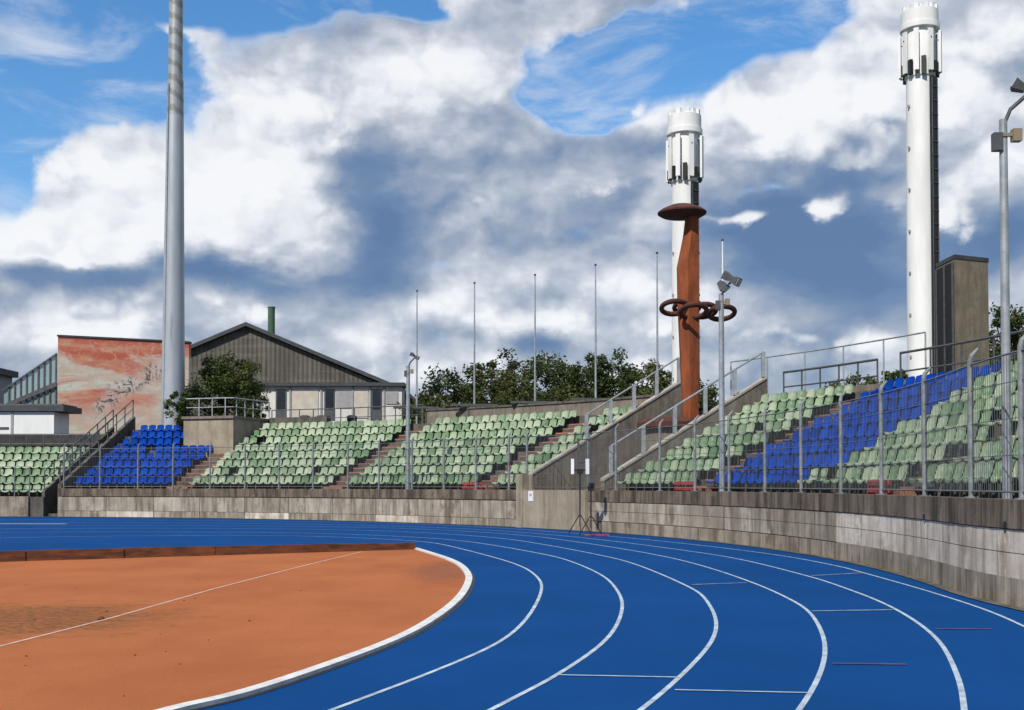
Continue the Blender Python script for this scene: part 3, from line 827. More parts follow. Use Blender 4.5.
q = MB(); q.lathe([(.95, 0), (.95, 3.78)], (bb.x, bb.y, 0), 24); q.box((sp.x+.1, Ys, 1.9), (1.3, .9, 3.8)); q.build('plinth', M['parapet'], scu)

# ------------------------------------------------------------------ antenna towers
def tower(px, topy, Y, wpx, lab, black_lo):
    t0 = at(px, topy, Y); top = t0.z; x, y = t0.x, Y; u = Y/F; r = wpx/2*u
    t = thing('antenna_tower', lab, 'tower', (x, y, 0), 'white antenna towers')
    q = MB(); q.lathe([(r*1.02, 0), (r*1.0, top*.5), (r*.93, top-70*u*.9)], (x, y, 0), 40); autosmooth(q.build('shaft', M['white'], t))
    for k in range(1, 9):
        z = top-(60+k*42)*u
        if z > 1:
            for a in (-2.75, -.35): q = MB(); q.box((x+r*1.02*math.cos(a), y+r*1.02*math.sin(a), z), (.16, .12, .16), a); q.build('climbing_peg', M['greyp'], t)
    q = MB(); q.lathe([(r*.85, top-75*u), (r*1.02, top-72*u), (r*1.04, top-28*u), (r*1.0, top-24*u)], (x, y, 0), 32); autosmooth(q.build('head_core', M['white'], t))
    q = MB(); q.lathe([(r*1.20, top-24*u), (r*1.32, top-23.9*u), (r*1.32, top-19*u), (r*1.24, top-18.9*u), (r*1.24, top-5*u), (r*1.1, top-4.6*u)], (x, y, 0), 40); autosmooth(q.build('crown_drum', M['white'], t))
    for k in range(12):
        a = math.tau*k/12; q = MB(); q.box((x+r*1.08*math.cos(a), y+r*1.08*math.sin(a), top-2.6*u), (r*.2, r*.3, 5*u), a); q.build('crown_notch', M['white'], t)
    for k in range(3): a = k*2.1+.4; q = MB(); q.lathe([(r*.07, top-4.6*u), (r*.07, top+1.5*u)], (x+r*.5*math.cos(a), y+r*.5*math.sin(a), 0), 8); q.build('rod_antenna', M['white'], t)
    for k in range(8):
        a = math.tau*(k+.35)/8; q = MB(); rr_ = r*(1.34 if k % 2 else 1.2)
        q.box((x+rr_*math.cos(a), y+rr_*math.sin(a), top-48*u), (r*.16, r*.34, 42*u), a); o = q.build('antenna_panel', M['white'], t)
    for k in range(8):
        a = math.tau*(k+.35)/8; ca, sa_ = math.cos(a), math.sin(a); q = MB()
        q.bar((x+r*1.0*ca, y+r*1.0*sa_, top-70*u), (x+r*1.32*ca, y+r*1.32*sa_, top-70*u), .09)
        q.bar((x+r*1.12*ca, y+r*1.12*sa_, top-71*u), (x+r*1.12*ca, y+r*1.12*sa_, top-30*u), .07)
        q.bar((x+r*1.0*ca, y+r*1.0*sa_, top-36*u), (x+r*1.32*ca, y+r*1.32*sa_, top-36*u), .07)
        q.build('mounting_bracket', M['darksteel'], t)
        if True:
            q = MB(); q.box((x+r*1.16*math.cos(a+.38), y+r*1.16*math.sin(a+.38), top-64*u), (.2, .28, .7+.25*(k % 3)), a); q.build('radio_unit', M['black'], t)
    # cable ladder on the right-hand front
    a = -.95
    q = MB(); c, s_ = math.cos(a), math.sin(a); cx_, cy_ = x+r*1.04*c, y+r*1.04*s_
    q.box((cx_, cy_, (top-74*u)/2), (.16, r*.66, top-74*u), a)
    q.build('cable_duct', M['black'], t)
    q = MB()
    for k in range(int((top-76*u)/.9)): q.box((cx_+.10*c, cy_+.10*s_, .5+k*.9), (.05, r*.70, .05), a)
    for o_ in (.30, -.30): q.tube([(cx_+.1*c-o_*r*s_, cy_+.1*s_+o_*r*c, 0), (cx_+.1*c-o_*r*s_, cy_+.1*s_+o_*r*c, top-76*u)], .03, 6)
    q.build('cable_ladder', M['darksteel'], t)
    return t
tower(919.5, 8, 75, 29, 'tallest white cylindrical antenna tower, beside the concrete tower block', 0)
tower(684.5, 112, 84, 27, 'shorter white cylindrical antenna tower, behind the rusty sculpture', 0)

# concrete block with black side
Yb = 56.; P1 = at(955, 300, Yb); P0 = at(937, 300, Yb+2.3); P2 = at(988.5, 300, Yb+.9)
zt = at(955, 254.5, Yb).z
sb = thing('concrete_tower_block', 'square brown concrete tower block with a black side, beside the tallest white tower', 'building', (P1.x, P1.y, 0))
def pr(a, b, c_, z0, z1, grow=0):
    d = a+(c_-b)
    pts = [a, b, c_, d]; m = sum(pts, Vector())/4
    pts = [m+(p-m)*(1+grow) for p in pts]
    return [Vector((p.x, p.y, z0)) for p in pts]+[Vector((p.x, p.y, z1)) for p in pts]
q = MB(); q.hexa(pr(P0, P1, P2, 0, zt-.2)); q.build('shaft', M['boxc'], sb)
q = MB(); q.hexa(pr(P0, P1, P2, zt-.2, zt, .03)); q.build('roof_slab', M['roof'], sb)
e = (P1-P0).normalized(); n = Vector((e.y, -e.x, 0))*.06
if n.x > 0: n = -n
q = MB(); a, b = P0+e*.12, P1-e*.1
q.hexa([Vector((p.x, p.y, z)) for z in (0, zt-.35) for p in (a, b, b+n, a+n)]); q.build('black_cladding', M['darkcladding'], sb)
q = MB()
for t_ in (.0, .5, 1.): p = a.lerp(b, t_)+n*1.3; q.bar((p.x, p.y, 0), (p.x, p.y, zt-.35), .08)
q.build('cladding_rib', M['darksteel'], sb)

# ------------------------------------------------------------------ floodlight mast
Ym = 66.; mtop = at(176.5, 0, Ym); mb_ = at(172.5, 400, Ym)
ms = thing('floodlight_mast', 'huge tapered grey steel mast rising past the top of the picture', 'mast', (mb_.x, Ym, 0))
q = MB(); rb = 11.5*Ym/F; rt = 7.3*Ym/F; z1 = mtop.z
H = 46.; k = (rb-rt)/(mtop.z-mb_.z)
q.lathe([(rb+k*mb_.z, 0), (rb, mb_.z), (rt+.035, z1-4.7), (rt-.005, z1-4.68), (rt-.03, z1), (max(.2, rt-k*(H-z1)), H)], (mb_.x+.03, Ym, 0), 40)
o = q.build('mast_tube', M['mast'], ms); autosmooth(o, 60)
o.data.transform(Matrix.Translation((-mb_.x, -Ym, 0))); o.matrix_parent_inverse = Matrix()
q = MB(); q.tube([(mb_.x-rb*.55, Ym-rb*.87, 2), (mb_.x-rb*.35, Ym-rb*.66, z1-5), ], .03, 6); q.build('cable', M['steel'], ms)
q = MB()
for z in (H, H+1.5, H+3): q.box((mb_.x, Ym, z), (6.5, .25, .25))
q.box((mb_.x, Ym, H+1.5), (.5, .4, 4)); q.build('lamp_frame', M['steel'], ms)
for i in range(6):
    for z in (H+.3, H+1.8): q = MB(); q.box((mb_.x-2.8+i*1.12, Ym-.4, z+.2), (.8, .35, .7)); q.build('floodlight', M['darksteel'], ms)

# ------------------------------------------------------------------ background left
# mural wall
Yw = 76.; a, b = at(58, 336.5, Yw), at(189, 343, Yw+3)
mw = thing('mural_wall', 'large freestanding wall painted in salmon and white with dark strokes', 'wall', ((a.x+b.x)/2, Yw, 0))
q = MB(); q.hexa([(a.x, a.y, 0), (b.x, b.y, 0), (b.x, b.y+.5, 0), (a.x, a.y+.5, 0), a, b, b+Vector((0, .5, 0)), a+Vector((0, .5, 0))])
zl = at(58, 430, Yw).z
q.build('painted_face', mural_mat(a.x, zl, b.x-a.x, a.z-zl), mw)
q = MB(); q.hexa([a+Vector((-.05, -.06, .004)), b+Vector((.05, -.06, .004)), b+Vector((.05, .56, .004)), a+Vector((-.05, .56, .004)), a+Vector((-.05, -.06, .12)), b+Vector((.05, -.06, .12)), b+Vector((.05, .56, .12)), a+Vector((-.05, .56, .12))])
q.build('wall_coping', M['roof'], mw)
# glazed screen stepping up to the mural
gs = thing('glass_screen', 'green tinted glass screen with dark posts climbing towards the painted wall', 'glass screen', at(30, 420, 78))
NP = 9
for i in range(NP):
    x0 = 4+53*i/NP; x1 = 4+53*(i+1)/NP
    t0_, t1_ = 390-36*i/NP, 390-36*(i+1)/NP
    q = MB(); A = at(x0, t0_, 78); B = at(x1-.6, t1_, 78); zb = at(30, 410, 78).z
    q.hexa([(A.x, 78, zb), (B.x, 78, zb), (B.x, 78.03, zb), (A.x, 78.03, zb), A, B, B+Vector((0, .03, 0)), A+Vector((0, .03, 0))]); q.build('glass_pane', M['tglass'], gs)
    q = MB(); q.bar((B.x, 77.98, zb-1.5), (B.x, 77.98, B.z+.05), .10); q.build('glass_post', M['darksteel'], gs)
q = MB(); q.bar(at(8, 405, 77.9), at(57, 384, 77.9), .22, .3); q.bar(at(2, 391, 77.9), at(57, 353.5, 77.9), .08, .1); q.build('glass_rail', M['darksteel'], gs)
q = MB(); A, B, D = at(20, 404, 78.2), at(57, 387, 78.2), at(57, 410, 78.2)
E_ = at(20, 410, 78.2); q.hexa([E_, D, D+Vector((0, .1, 0)), E_+Vector((0, .1, 0)), A, B, B+Vector((0, .1, 0)), A+Vector((0, .1, 0))]); q.build('dark_infill', mat('dark_green_panel', (.035, .06, .055), .4), gs)
# small white kiosk building
kb = thing('kiosk_building', 'low white building with a projecting dark flat roof at the far left', 'building', at(20, 436, 70))
A, B = at(-60, 412, 70), at(54, 412, 70)
q = MB(); q.box(((A.x+B.x)/2, 71.2, B.z/2), (B.x-A.x, 2.4, B.z)); q.build('wall', M['white'], kb)
q = MB(); q.box(((A.x+B.x)/2+.2, 71.3, B.z+.22), (B.x-A.x+.9, 3.0, .36)); q.build('roof', M['roof'], kb)
q = MB(); q.box(((A.x+B.x)/2+.2, 71.3, B.z+.45), (B.x-A.x+.5, 2.5, .1)); q.build('roof_deck', M['greyroof'], kb)
for x in (12, -25): p = at(x, 425, 69.98); q = MB(); q.box(p, (.14, .05, 1.5)); q.build('door_post', M['greyp'], kb)
q = MB(); p = at(-8, 428, 69.97); q.box(p, (2.0, .05, .12)); q.build('counter', M['darksteel'], kb)
# dark edge building at the left edge
eb = thing('corner_building', 'dark roofed building cut by the left edge of the picture', 'building', at(-20, 400, 90))
A, B = at(-120, 368, 90), at(-32, 368, 90)
q = MB(); q.box(((A.x+B.x)/2, 94, B.z/2), (B.x-A.x, 8, B.z)); q.build('wall', M['greyp'], eb)
q = MB(); q.box(((A.x+B.x)/2, 94, B.z+.25), (B.x-A.x+.8, 8.6, .5)); q.build('roof', M['roof'], eb)
q = MB(); q.box((B.x-1.2, 89.97, B.z-1.2), (1.4, .06, 1.1)); q.build('window', M['glass'], eb)

# warehouse with gable
Yg = 96.; ap = at(247, 325, Yg); re = at(400, 389, Yg); lx = ap.x-(re.x-ap.x)
le = Vector((lx, Yg, re.z)); D = Vector((0, 34, 0)); zw = at(300, 386, Yg).z-.25
wh = thing('gabled_warehouse', 'large warehouse with brown-grey corrugated gable above a white ground floor', 'building', (ap.x, Yg+15, 0))
q = MB(); G = [Vector((le.x, Yg, 0)), Vector((re.x-.3, Yg, 0)), Vector((re.x-.3, Yg, re.z-.15)), ap-Vector((0, 0, .15)), Vector((le.x, Yg, re.z-.15))]
q.add([tuple(p) for p in G]+[tuple(p+D) for p in G], [(0, 1, 2, 3, 4), (9, 8, 7, 6, 5), (0, 5, 6, 1), (1, 6, 7, 2), (2, 7, 8, 3), (3, 8, 9, 4), (4, 9, 5, 0)])
q.build('gable_wall', M['gable'], wh)
q = MB(); o_ = Vector((0, -.5, 0)); up = Vector((0, 0, .32))
for A, B in ((ap, re), (ap, le)):
    B = B+(B-A)*.03
    q.hexa([A+o_-up*.4, B+o_-up*.4, B+D-up*.4, A+D-up*.4, A+o_+up*.6, B+o_+up*.6, B+D+up*.6, A+D+up*.6])
q.build('roof', M['roof'], wh)
q = MB(); zb = re.z-.05
q.box(((at(262, 400, Yg).x+re.x+.4)/2, Yg-1.3, zw/2), (re.x+.4-at(262, 400, Yg).x, 2.5, zw)); q.build('ground_floor', M['whiteb'], wh)
q = MB(); q.box(((at(262, 400, Yg).x+re.x+.4)/2, Yg-1.5, zw+.15), (re.x+.9-at(262, 400, Yg).x, 2.9, .28)); q.build('canopy', M['roof'], wh)
yf = Yg-2.58
def pane(px0, px1, py0, py1, m, name, dy=.0, t=.08):
    A, B = at(px0, py0, yf-dy), at(px1, py1, yf-dy); q = MB(); q.box(((A.x+B.x)/2, yf-dy, (A.z+B.z)/2), (B.x-A.x, t, A.z-B.z)); return q.build(name, m, wh)
for x in (281, 329.5, 376.5):
    w = pane(x-5.2, x+5.2, 389.5, 420, M['darksteel'], 'window'); A, B = at(x-3.8, 391, yf-.05), at(x+3.8, 409, yf-.05)
    q = MB(); q.box(((A.x+B.x)/2, yf-.05, (A.z+B.z)/2), (B.x-A.x, .05, A.z-B.z)); g = q.build('pane', M['glass']); g.parent = w; g.matrix_parent_inverse = Matrix.Translation(-wh.location)@Matrix.Translation(wh.location)
pane(292, 318, 391, 418, M['cream'], 'door'); pane(336, 352, 391, 408, M['greyp'], 'door'); pane(354, 368, 391, 418, M['cream'], 'door'); pane(386, 398, 392, 404, M['greyp'], 'window')
for x in (290, 321, 352.5, 370, 384): pane(x-.7, x+.7, 387, 420, M['greyp'], 'downpipe', .04)
# chimney
cp = at(271.5, 308, 112); ch = thing('green_chimney', 'slim green chimney rising behind the warehouse roof', 'chimney', (cp.x, 112, 0))
q = MB(); q.lathe([(.36, 0), (.34, cp.z)], (cp.x, 112, 0), 20); autosmooth(q.build('flue', M['green'], ch))
q = MB(); q.lathe([(.38, cp.z), (.38, cp.z+.1)], (cp.x, 112, 0), 20); q.build('rim', M['darksteel'], ch)
# bins / table by the warehouse terrace
for x, lab, m in ((305, 'dark bin standing before the cream door of the warehouse', 'darksteel'), (321.5, 'white bin standing between the warehouse door and window', 'white'), (352, 'black bin standing right of the warehouse window', 'black')):
    p = at(x, 405, 80); t = thing('waste_bin', lab, 'bin', (p.x, 80, 5.3)); q = MB(); q.lathe([(.30, 5.1-p.z*0), (.36, 6.3)], (p.x, 80, 0), 14); q.build('bin_body', M[m], t)
    q = MB(); q.lathe([(.38, 6.3), (.38, 6.36), (.2, 6.45)], (p.x, 80, 0), 14); q.build('lid', M['darksteel'], t)
# raised plateau behind the terrace (path level)
q = MB(); ring_strip(q, arc(106, 50), [(45.0, -.02), (72, -.02), (72, 5.1), (45.0, 4.6)]); struct(q.build('upper_path', M['asphalt']))

# ------------------------------------------------------------------ tripod equipment
def tripod(px, py, hz, lab, panels):
    g = ground(px, py); t = thing('tripod_stand', lab, 'tripod', g)
    for k in range(3):
        a = k*math.tau/3+.5; q = MB(); q.tube([(g.x+.42*math.cos(a), g.y+.42*math.sin(a), .02), (g.x+.03*math.cos(a), g.y+.03*math.sin(a), .62)], .016, 6); q.build('leg', M['black'], t)
    q = MB(); q.tube([(g.x, g.y, .25), (g.x, g.y, hz)], .024, 8); q.build('pole', M['black'], t)
    q = MB(); q.box((g.x, g.y, hz), (.20, .14, .16)); q.build('mount', M['black'], t)
    if panels:
        for sx in (-.24, .24):
            q = MB(); q.box((g.x+sx, g.y-.05, hz+.16), (.10, .12, .50), .15*(1 if sx > 0 else -1)); q.build('speaker_panel', M['white'], t)
        q = MB(); q.box((g.x, g.y, hz+.04), (.50, .04, .05)); q.build('crossbar', M['black'], t)
    else:
        q = MB(); q.box((g.x+.02, g.y-.02, hz+.10), (.14, .14, .13), .4); q.build('camera_head', M['black'], t)
tripod(580, 534, 2.05, 'black tripod carrying two upright white panels in front of the stairway', True)
tripod(591, 536, 1.5, 'slim black tripod just right of the one with white panels', False)
g = ground(592, 536); t = thing('red_mat', 'small red pad on the blue track by the tripods', 'pad', g)
q = MB(); q.box((g.x+.15, g.y-.05, .03), (.75, .28, .04), .1); q.build('pad', M['redblock'], t)

# ------------------------------------------------------------------ trees
def tree(base, H, cr, name, label, leaf, crown_z=.62, crown_h=.45, nclump=60, nleaf=70, ls_=.22, seed=1, group=None, gaps=.0, trunk=True, cat='tree'):
    rd = random.Random(seed); t = thing(name, label, cat, base, group); base = Vector(base)
    q = MB(); tz = H*(crown_z-.1)
    if trunk:
        q.tube([base, base+Vector((.05*H*.1, 0, tz*.5)), base+Vector((0, 0, tz)), base+Vector((.02*H, 0, H*.8))], [H*.03, H*.024, H*.019, H*.006], 9)
    cc = []
    for i in range(nclump):
        while True:
            u, v, w = (rd.uniform(-1, 1) for _ in range(3)); d = u*u+v*v+w*w
            if .08 < d < 1: break
        wob = 1+.28*math.sin(3*math.atan2(v, u)+seed)+.18*math.sin(5*w+seed*2)
        c = base+Vector((u*cr*wob, v*cr*wob, H*crown_z+w*H*crown_h*.82*(1+.12*math.sin(7*u+seed))))
        cc.append((c, cr*rd.uniform(.12, .30)))
    if trunk:
        for c, r in cc[::3]:
            s = base+Vector((0, 0, H*rd.uniform(crown_z-.25, crown_z+.05))); m = s.lerp(c, .5)+Vector((0, 0, H*.03))
            q.tube([s, m, c], [H*.009, H*.006, H*.002], 5)
        q.build('trunk', M['bark'], t)
    q = MB()
    for c, r in cc:
        for j in range(int(nleaf*1.9)):
            v = Vector((rd.gauss(0, 1), rd.gauss(0, 1), rd.gauss(0, .75)))
            v = v.normalized()*r*(rd.random()**.45)*rd.uniform(.8, 1.25); p = c+v
            a = Vector((rd.gauss(0, 1), rd.gauss(0, 1), rd.gauss(0, .6))).normalized(); b = a.cross(Vector((rd.gauss(0, 1), rd.gauss(0, 1), rd.gauss(0, 1)))).normalized()
            L = ls_*rd.uniform(.45, 1.1)
            q.add([p-a*L*.5, p+b*L*.3, p+a*L*.5, p-b*L*.3], [(0, 1, 2, 3)])
    q.build('crown', M[leaf], t)
    return t
# tree before the warehouse
b_ = at(226, 400, 69); tree((b_.x, 69, 4.4), 5.5, 2.3, 'leafy_tree', 'bushy green tree in front of the warehouse, right of the mast', 'leafA', .58, .42, 90, 90, .20, 5)
b_ = at(184, 405, 64.2); tree((b_.x, 63.8, 4.6), 2.6, .95, 'shrub', 'pale green shrub at the foot of the grey mast', 'leafA', .5, .42, 34, 60, .16, 9, cat='shrub')
b_ = at(258, 408, 68); tree((b_.x, 67, 4.6), 2.6, .9, 'shrub', 'low dark shrub right of the bushy tree', 'leafB', .5, .42, 26, 60, .16, 12, cat='shrub')
# far trees
ft = [(452, 366, 92, 3.6, 'leafB', 'rounded dark tree at the left end of the far row of trees'),
      (492, 360, 96, 3.2, 'leafC', 'olive tree second from the left in the far row'),
      (521, 347, 99, 3.6, 'leafC', 'tallest airy tree in the middle of the far row'),
      (560, 353, 94, 3.4, 'leafB', 'dark tree just right of the tallest airy tree in the far row'),
      (606, 348, 92, 3.3, 'leafB', 'tall pointed dark tree near the right of the far row'),
      (640, 362, 97, 3.3, 'leafC', 'olive tree left of the last flagpole in the far row'),
      (672, 358, 92, 2.6, 'leafC', 'small olive tree directly left of the sculpture')]
for i, (px, py, Y, cr, lf, lab) in enumerate(ft):
    p = at(px, py, Y); tree((p.x, Y, 2.), p.z-2+.3, cr, 'far_tree', lab, lf, .60, .42, 80 if i != 2 else 70, 60, .34, 20+i, 'trees behind the far seats')
for i, (px, py, Y) in enumerate(((440, 383, 86), (475, 380, 86), (508, 376, 85), (545, 372, 85), (582, 374, 85), (622, 378, 84), (655, 378, 84), (690, 372, 84))):
    p = at(px, py, Y); tree((p.x, Y, 2.6), p.z-2.6, 2.1, 'hedge_bush', ['leftmost', 'second', 'third', 'fourth', 'fifth', 'sixth', 'seventh', 'rightmost'][i]+' of the low bushes under the far row of trees', 'leafB' if i % 2 else 'leafC', .5, .42, 45, 55, .30, 40+i, 'bushes behind the far seats', cat='bush')
for i, (px, py, Y, cr, lab) in enumerate(((1010, 296, 66, 2.3, 'green tree right of the concrete tower block'), (1046, 286, 70, 2.8, 'second green tree cut by the right edge'))):
    p = at(px, py, Y); tree((p.x, Y, 0), p.z, cr, 'leafy_tree', lab, 'leafA', .72, .28, 80, 70, .26, 60+i)
p = at(889, 366, 52); tree((p.x, 52, 4.5), p.z-4.5+.2, 1.0, 'shrub', 'small yellowish bush left of the tallest white tower', 'leafA', .6, .4, 26, 60, .18, 70, cat='bush')
p = at(850, 372, 60); tree((p.x, 60, 3.5), p.z-3.3, 1.6, 'shrub', 'low bush behind the dark railing above the blue seats', 'leafC', .6, .4, 26, 60, .2, 71, cat='bush')
p = at(705, 372, 62); tree((p.x-.5, 62, 3.), 4.6, 1.6, 'shrub', 'bush behind the foot of the rusty sculpture', 'leafB', .6, .4, 36, 60, .2, 72, cat='bush')

# ------------------------------------------------------------------ sky
SUN_EL = 44.; SUN_AZ_VEC = Vector((-.50, -.87, 0)).normalized()
w = bpy.data.worlds.new('World'); sc.world = w; w.use_nodes = True; nt = w.node_tree; nt.nodes.clear(); X.nt = nt
sky = nt.nodes.new('ShaderNodeTexSky'); sky.sky_type = 'NISHITA'; sky.sun_disc = False
sky.sun_elevation = R_(SUN_EL); sky.sun_rotation = math.atan2(SUN_AZ_VEC.x, SUN_AZ_VEC.y)
sky.air_density = 1.0; sky.dust_density = .3; sky.ozone_density = 2.5
tc = nt.nodes.new('ShaderNodeTexCoord'); gen = tc.outputs['Generated']
dx, dy, dz = sep(gen)
az = X.op('ARCTAN2', dx, dy)*F; el = X.op('ARCSINE', dz)*F
def azel(px, py):
    r = ray(px, py).normalized(); return math.atan2(r.x, r.y)*F, math.asin(r.z)*F
n_big = noise(gen, 5.5, 3, .5); n_mid = noise(gen, 9, 8, .52, (1, 1, 1.9), .1)
n_b2 = noise(gen, 6.2, 3, .5, (1.3, .8, 1.2))
n_w = noise(gen, 26, 6, .62, (1, 1, 1.2))
def shifted(v, o):
    a = nt.nodes.new('ShaderNodeVectorMath'); a.operation = 'ADD'; nt.links.new(v, a.inputs[0]); a.inputs[1].default_value = o; return a.outputs[0]
# domain warp, then cauliflower cells
wn = nt.nodes.new('ShaderNodeTexNoise'); wn.inputs['Scale'].default_value = 18; wn.inputs['Detail'].default_value = 4; nt.links.new(gen, wn.inputs['Vector'])
wv = nt.nodes.new('ShaderNodeVectorMath'); wv.operation = 'MULTIPLY_ADD'; nt.links.new(wn.outputs['Color'], wv.inputs[0]); wv.inputs[1].default_value = (.07, .07, .07); nt.links.new(gen, wv.inputs[2])
def billow(vec, sc_):
    mp = nt.nodes.new('ShaderNodeMapping'); mp.inputs['Scale'].default_value = (1, 1, 1.3); nt.links.new(vec, mp.inputs[0])
    v = nt.nodes.new('ShaderNodeTexVoronoi'); v.feature = 'F1'; v.normalize = True
    v.inputs['Scale'].default_value = sc_; v.inputs['Detail'].default_value = 2.; v.inputs['Roughness'].default_value = .5
    nt.links.new(mp.outputs[0], v.inputs['Vector']); return 1-X(v.outputs['Distance'])
SH = (-.012, 0, .015)
bl = billow(wv.outputs[0], 14); bl2 = billow(shifted(wv.outputs[0], SH), 14)
wa = az + (n_big-.5)*70 + (n_w-.5)*34
we = el + (n_b2-.5)*55 + (n_mid-.5)*40 + (n_w-.5)*18
def blob(px, py, sx, sy, amp):
    a, e_ = azel(px, py)
    u = (wa-a)*(1/sx); v = (we-e_)*(1/sy)
    return X.op('EXPONENT', (u*u+v*v)*-1.)*amp
def field(base, L):
    acc = None
    for b in L:
        g_ = blob(*b); acc = g_ if acc is None else acc+g_
    return acc+base
# coverage: start cloudy, carve blue
cov = field(1.0, [
 (60, 60, 120, 60, -1.3), (5, 150, 50, 65, -1.2), (130, 75, 60, 40, -.6), (260, 0, 110, 30, -1.1), (60, 0, 160, 40, -.5),
 (400, 0, 90, 16, -.4), (610, 70, 90, 40, -1.25), (545, 40, 45, 30, -.3), (560, 95, 50, 24, -.6), (780, 12, 80, 32, -1.3), (700, 35, 50, 35, -.8), (590, 118, 50, 16, -.35),
 (10, 385, 60, 14, -.3), (430, 230, 40, 22, -.28), (555, 225, 50, 25, -.35), (960, 300, 60, 30, -.3), (60, 300, 120, 9, -.3), (240, 330, 60, 14, -.3), (660, 245, 60, 9, -.5), (450, 265, 60, 10, -.4), (890, 240, 60, 9, -.0), (480, 345, 80, 10, -.35), (400, 12, 60, 12, -.5), (750, 190, 60, 8, -.4), (45, 95, 50, 10, .55), (150, 33, 55, 9, .65), (90, 200, 60, 40, .4)])
hor = smooth(el, 0, 60)
cov = cov+(n_mid-.5)*.9+(n_w-.5)*.5+(bl-.72)*1.1
alpha = smooth(cov, .22, .64)
# lightness of the cloud
lit = field(.62, [
 (200, 170, 105, 75, .75), (270, 225, 65, 45, .40), (75, 235, 75, 32, .45), (30, 250, 45, 22, .35), (430, 85, 70, 35, .35), (240, 95, 70, 20, .1),
 (368, 205, 55, 50, -.55), (372, 250, 22, 40, -.3), (310, 60, 70, 25, -.1), (150, 276, 200, 13, -.50), (250, 290, 70, 16, -.35), (55, 272, 70, 10, -.25),
 (130, 318, 80, 16, .35), (560, 165, 100, 28, -.22), (600, 190, 60, 20, -.1), (450, 130, 60, 25, .12), (440, 300, 55, 22, .25), (495, 318, 28, 18, .45), (535, 335, 32, 14, -.6),
 (600, 290, 80, 28, .25), (700, 300, 60, 40, .12), (760, 110, 70, 45, .25), (840, 60, 70, 40, .3), (980, 90, 70, 75, .30), (960, 20, 50, 30, -.1),
 (780, 235, 85, 50, -.62), (860, 290, 80, 50, -.50), (720, 215, 60, 20, -.25), (985, 235, 60, 35, -.60), (850, 150, 40, 25, -.12), (818, 209, 16, 12, .75), (740, 218, 45, 7, .35), (880, 205, 30, 10, .35), (930, 190, 30, 26, .2),
 (880, 345, 40, 24, .5), (980, 300, 50, 30, .2), (650, 235, 50, 25, .1), (690, 160, 40, 40, .12), (350, 340, 60, 25, .15)])
# relief: brighter towards the sun side
n_off = noise(shifted(gen, (-.016, 0, .020)), 9, 8, .52, (1, 1, 1.9), .1)
lit = lit+(n_mid-.5)*.45+(n_big-.5)*.3+(n_mid-n_off)*1.0+(bl-bl2)*1.1*smooth(lit, .0, .7)+(bl-.72)*.15+smooth(cov, .75, .35)*.16
lit = lit-smooth(dy, .45, -.25)*.34
cr = nt.nodes.new('ShaderNodeValToRGB'); nt.links.new(X.op('ADD', lit*1.0, 0., clamp=True).s, cr.inputs[0])
els = cr.color_ramp.elements; els[0].position = 0.; els[0].color = (.12, .20, .37, 1); els[1].position = 1.; els[1].color = (.93, .94, .96, 1)
for pos, c in ((.25, (.175, .26, .42)), (.5, (.34, .40, .51)), (.72, (.56, .60, .68)), (.9, (.83, .85, .90))):
    e_ = els.new(pos); e_.color = (*c, 1)
hs = nt.nodes.new('ShaderNodeHueSaturation'); hs.inputs['Saturation'].default_value = 1.28; hs.inputs['Value'].default_value = 1.15; nt.links.new(sky.outputs[0], hs.inputs['Color'])
# second layer: crisp lit puffs with grey undersides
cov2 = field(-.05, [
 (215, 165, 90, 68, .75), (110, 170, 55, 45, .6), (60, 240, 75, 20, .7), (290, 225, 45, 35, .6), (250, 115, 35, 14, .4), (440, 95, 60, 28, .65), (495, 85, 25, 20, .3),
 (340, 130, 40, 25, .35), (470, 200, 36, 14, .45), (560, 125, 30, 14, .4), (630, 100, 20, 20, .4), (600, 300, 60, 18, .65), (680, 330, 45, 14, .55), (500, 310, 30, 16, .6), (440, 285, 36, 20, .55),
 (130, 305, 60, 12, .6), (60, 330, 50, 10, .5), (250, 310, 34, 9, .55), (200, 330, 30, 8, .4), (740, 217, 50, 9, .50), (818, 208, 22, 17, .62), (880, 212, 40, 11, .6), (790, 130, 60, 36, .65), (860, 70, 60, 40, .65), (850, 165, 30, 18, .6),
 (960, 120, 55, 60, .6), (1010, 40, 50, 36, .5), (940, 205, 26, 20, .6), (880, 340, 38, 18, .75), (690, 110, 26, 30, .5), (740, 85, 40, 24, .5), (960, 280, 30, 12, .4), (530, 225, 40, 9, .35), (620, 180, 40, 14, .35), (710, 265, 60, 10, .35), (780, 335, 40, 12, .4)])
c2n = (bl-.62)*1.5+(n_mid-.5)*.6+(n_w-.5)*.7
bl3 = billow(shifted(wv.outputs[0], (-.004, 0, .034)), 14)
alpha2 = smooth(cov2+c2n, .40, .76)
lit2 = (bl-bl3)*1.1+(bl-bl2)*.8+(n_mid-n_off)*.9+.86
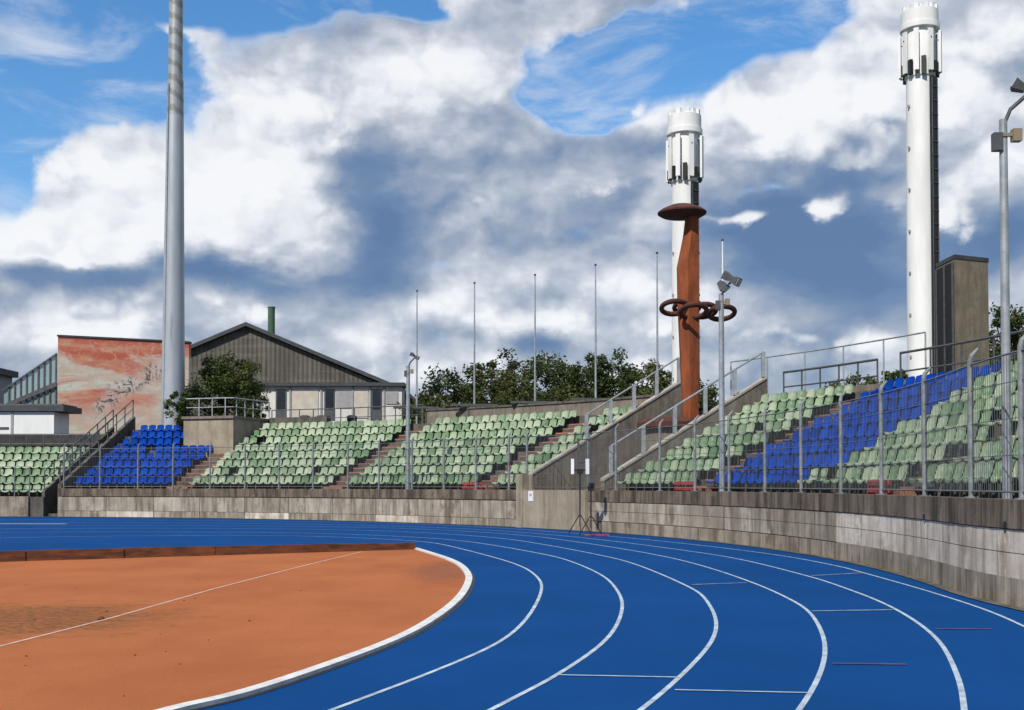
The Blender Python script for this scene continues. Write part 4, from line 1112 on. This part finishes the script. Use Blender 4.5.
def ramp(x, stops):
    r = nt.nodes.new('ShaderNodeValToRGB'); nt.links.new(X.op('ADD', x, 0., clamp=True).s, r.inputs[0])
    e = r.color_ramp.elements; e[0].position, e[0].color = stops[0][0], (*stops[0][1], 1); e[1].position, e[1].color = stops[-1][0], (*stops[-1][1], 1)
    for p_, c_ in stops[1:-1]: q_ = e.new(p_); q_.color = (*c_, 1)
    return X(r.outputs[0])
col2 = ramp(lit2-smooth(dy, .45, -.25)*.34, [(.2, (.30, .36, .47)), (.55, (.52, .56, .64)), (.8, (.78, .81, .86)), (1., (.95, .955, .97))])
ccol = mixc(alpha2*.92, X(cr.outputs[0]), col2)
alpha = X.op('MAXIMUM', alpha, alpha2*smooth(cov, .0, .35))
n_c = noise(gen, 7, 8, .62, (1, 1, 3.2), .6)
alpha = X.op('MAXIMUM', alpha, smooth(n_c, .46, .74)*.62)
ccol = mixc(smooth(alpha, .75, .35)*.8, ccol, (.74, .79, .87))
bg1 = nt.nodes.new('ShaderNodeBackground'); nt.links.new(hs.outputs[0], bg1.inputs[0]); bg1.inputs[1].default_value = .14
bg2 = nt.nodes.new('ShaderNodeBackground'); nt.links.new(ccol.s, bg2.inputs[0]); bg2.inputs[1].default_value = 1.0
mx = nt.nodes.new('ShaderNodeMixShader'); nt.links.new((alpha*.96).s, mx.inputs[0]); nt.links.new(bg1.outputs[0], mx.inputs[1]); nt.links.new(bg2.outputs[0], mx.inputs[2])
out = nt.nodes.new('ShaderNodeOutputWorld'); nt.links.new(mx.outputs[0], out.inputs[0])
w.cycles.sampling_method = 'MANUAL'; w.cycles.sample_map_resolution = 512

sd = bpy.data.lights.new('sun', 'SUN'); sd.energy = 4.3; sd.angle = R_(.5); sd.color = (1, .955, .88)
so = bpy.data.objects.new('sun', sd); C.objects.link(so)
dirv = Vector((SUN_AZ_VEC.x*math.cos(R_(SUN_EL)), SUN_AZ_VEC.y*math.cos(R_(SUN_EL)), math.sin(R_(SUN_EL))))
so.rotation_euler = dirv.to_track_quat('Z', 'Y').to_euler(); so.location = (0, 0, 60)
sc.view_settings.view_transform = 'Standard'; sc.view_settings.look = 'None'; sc.view_settings.exposure = 0; sc.view_settings.gamma = 1
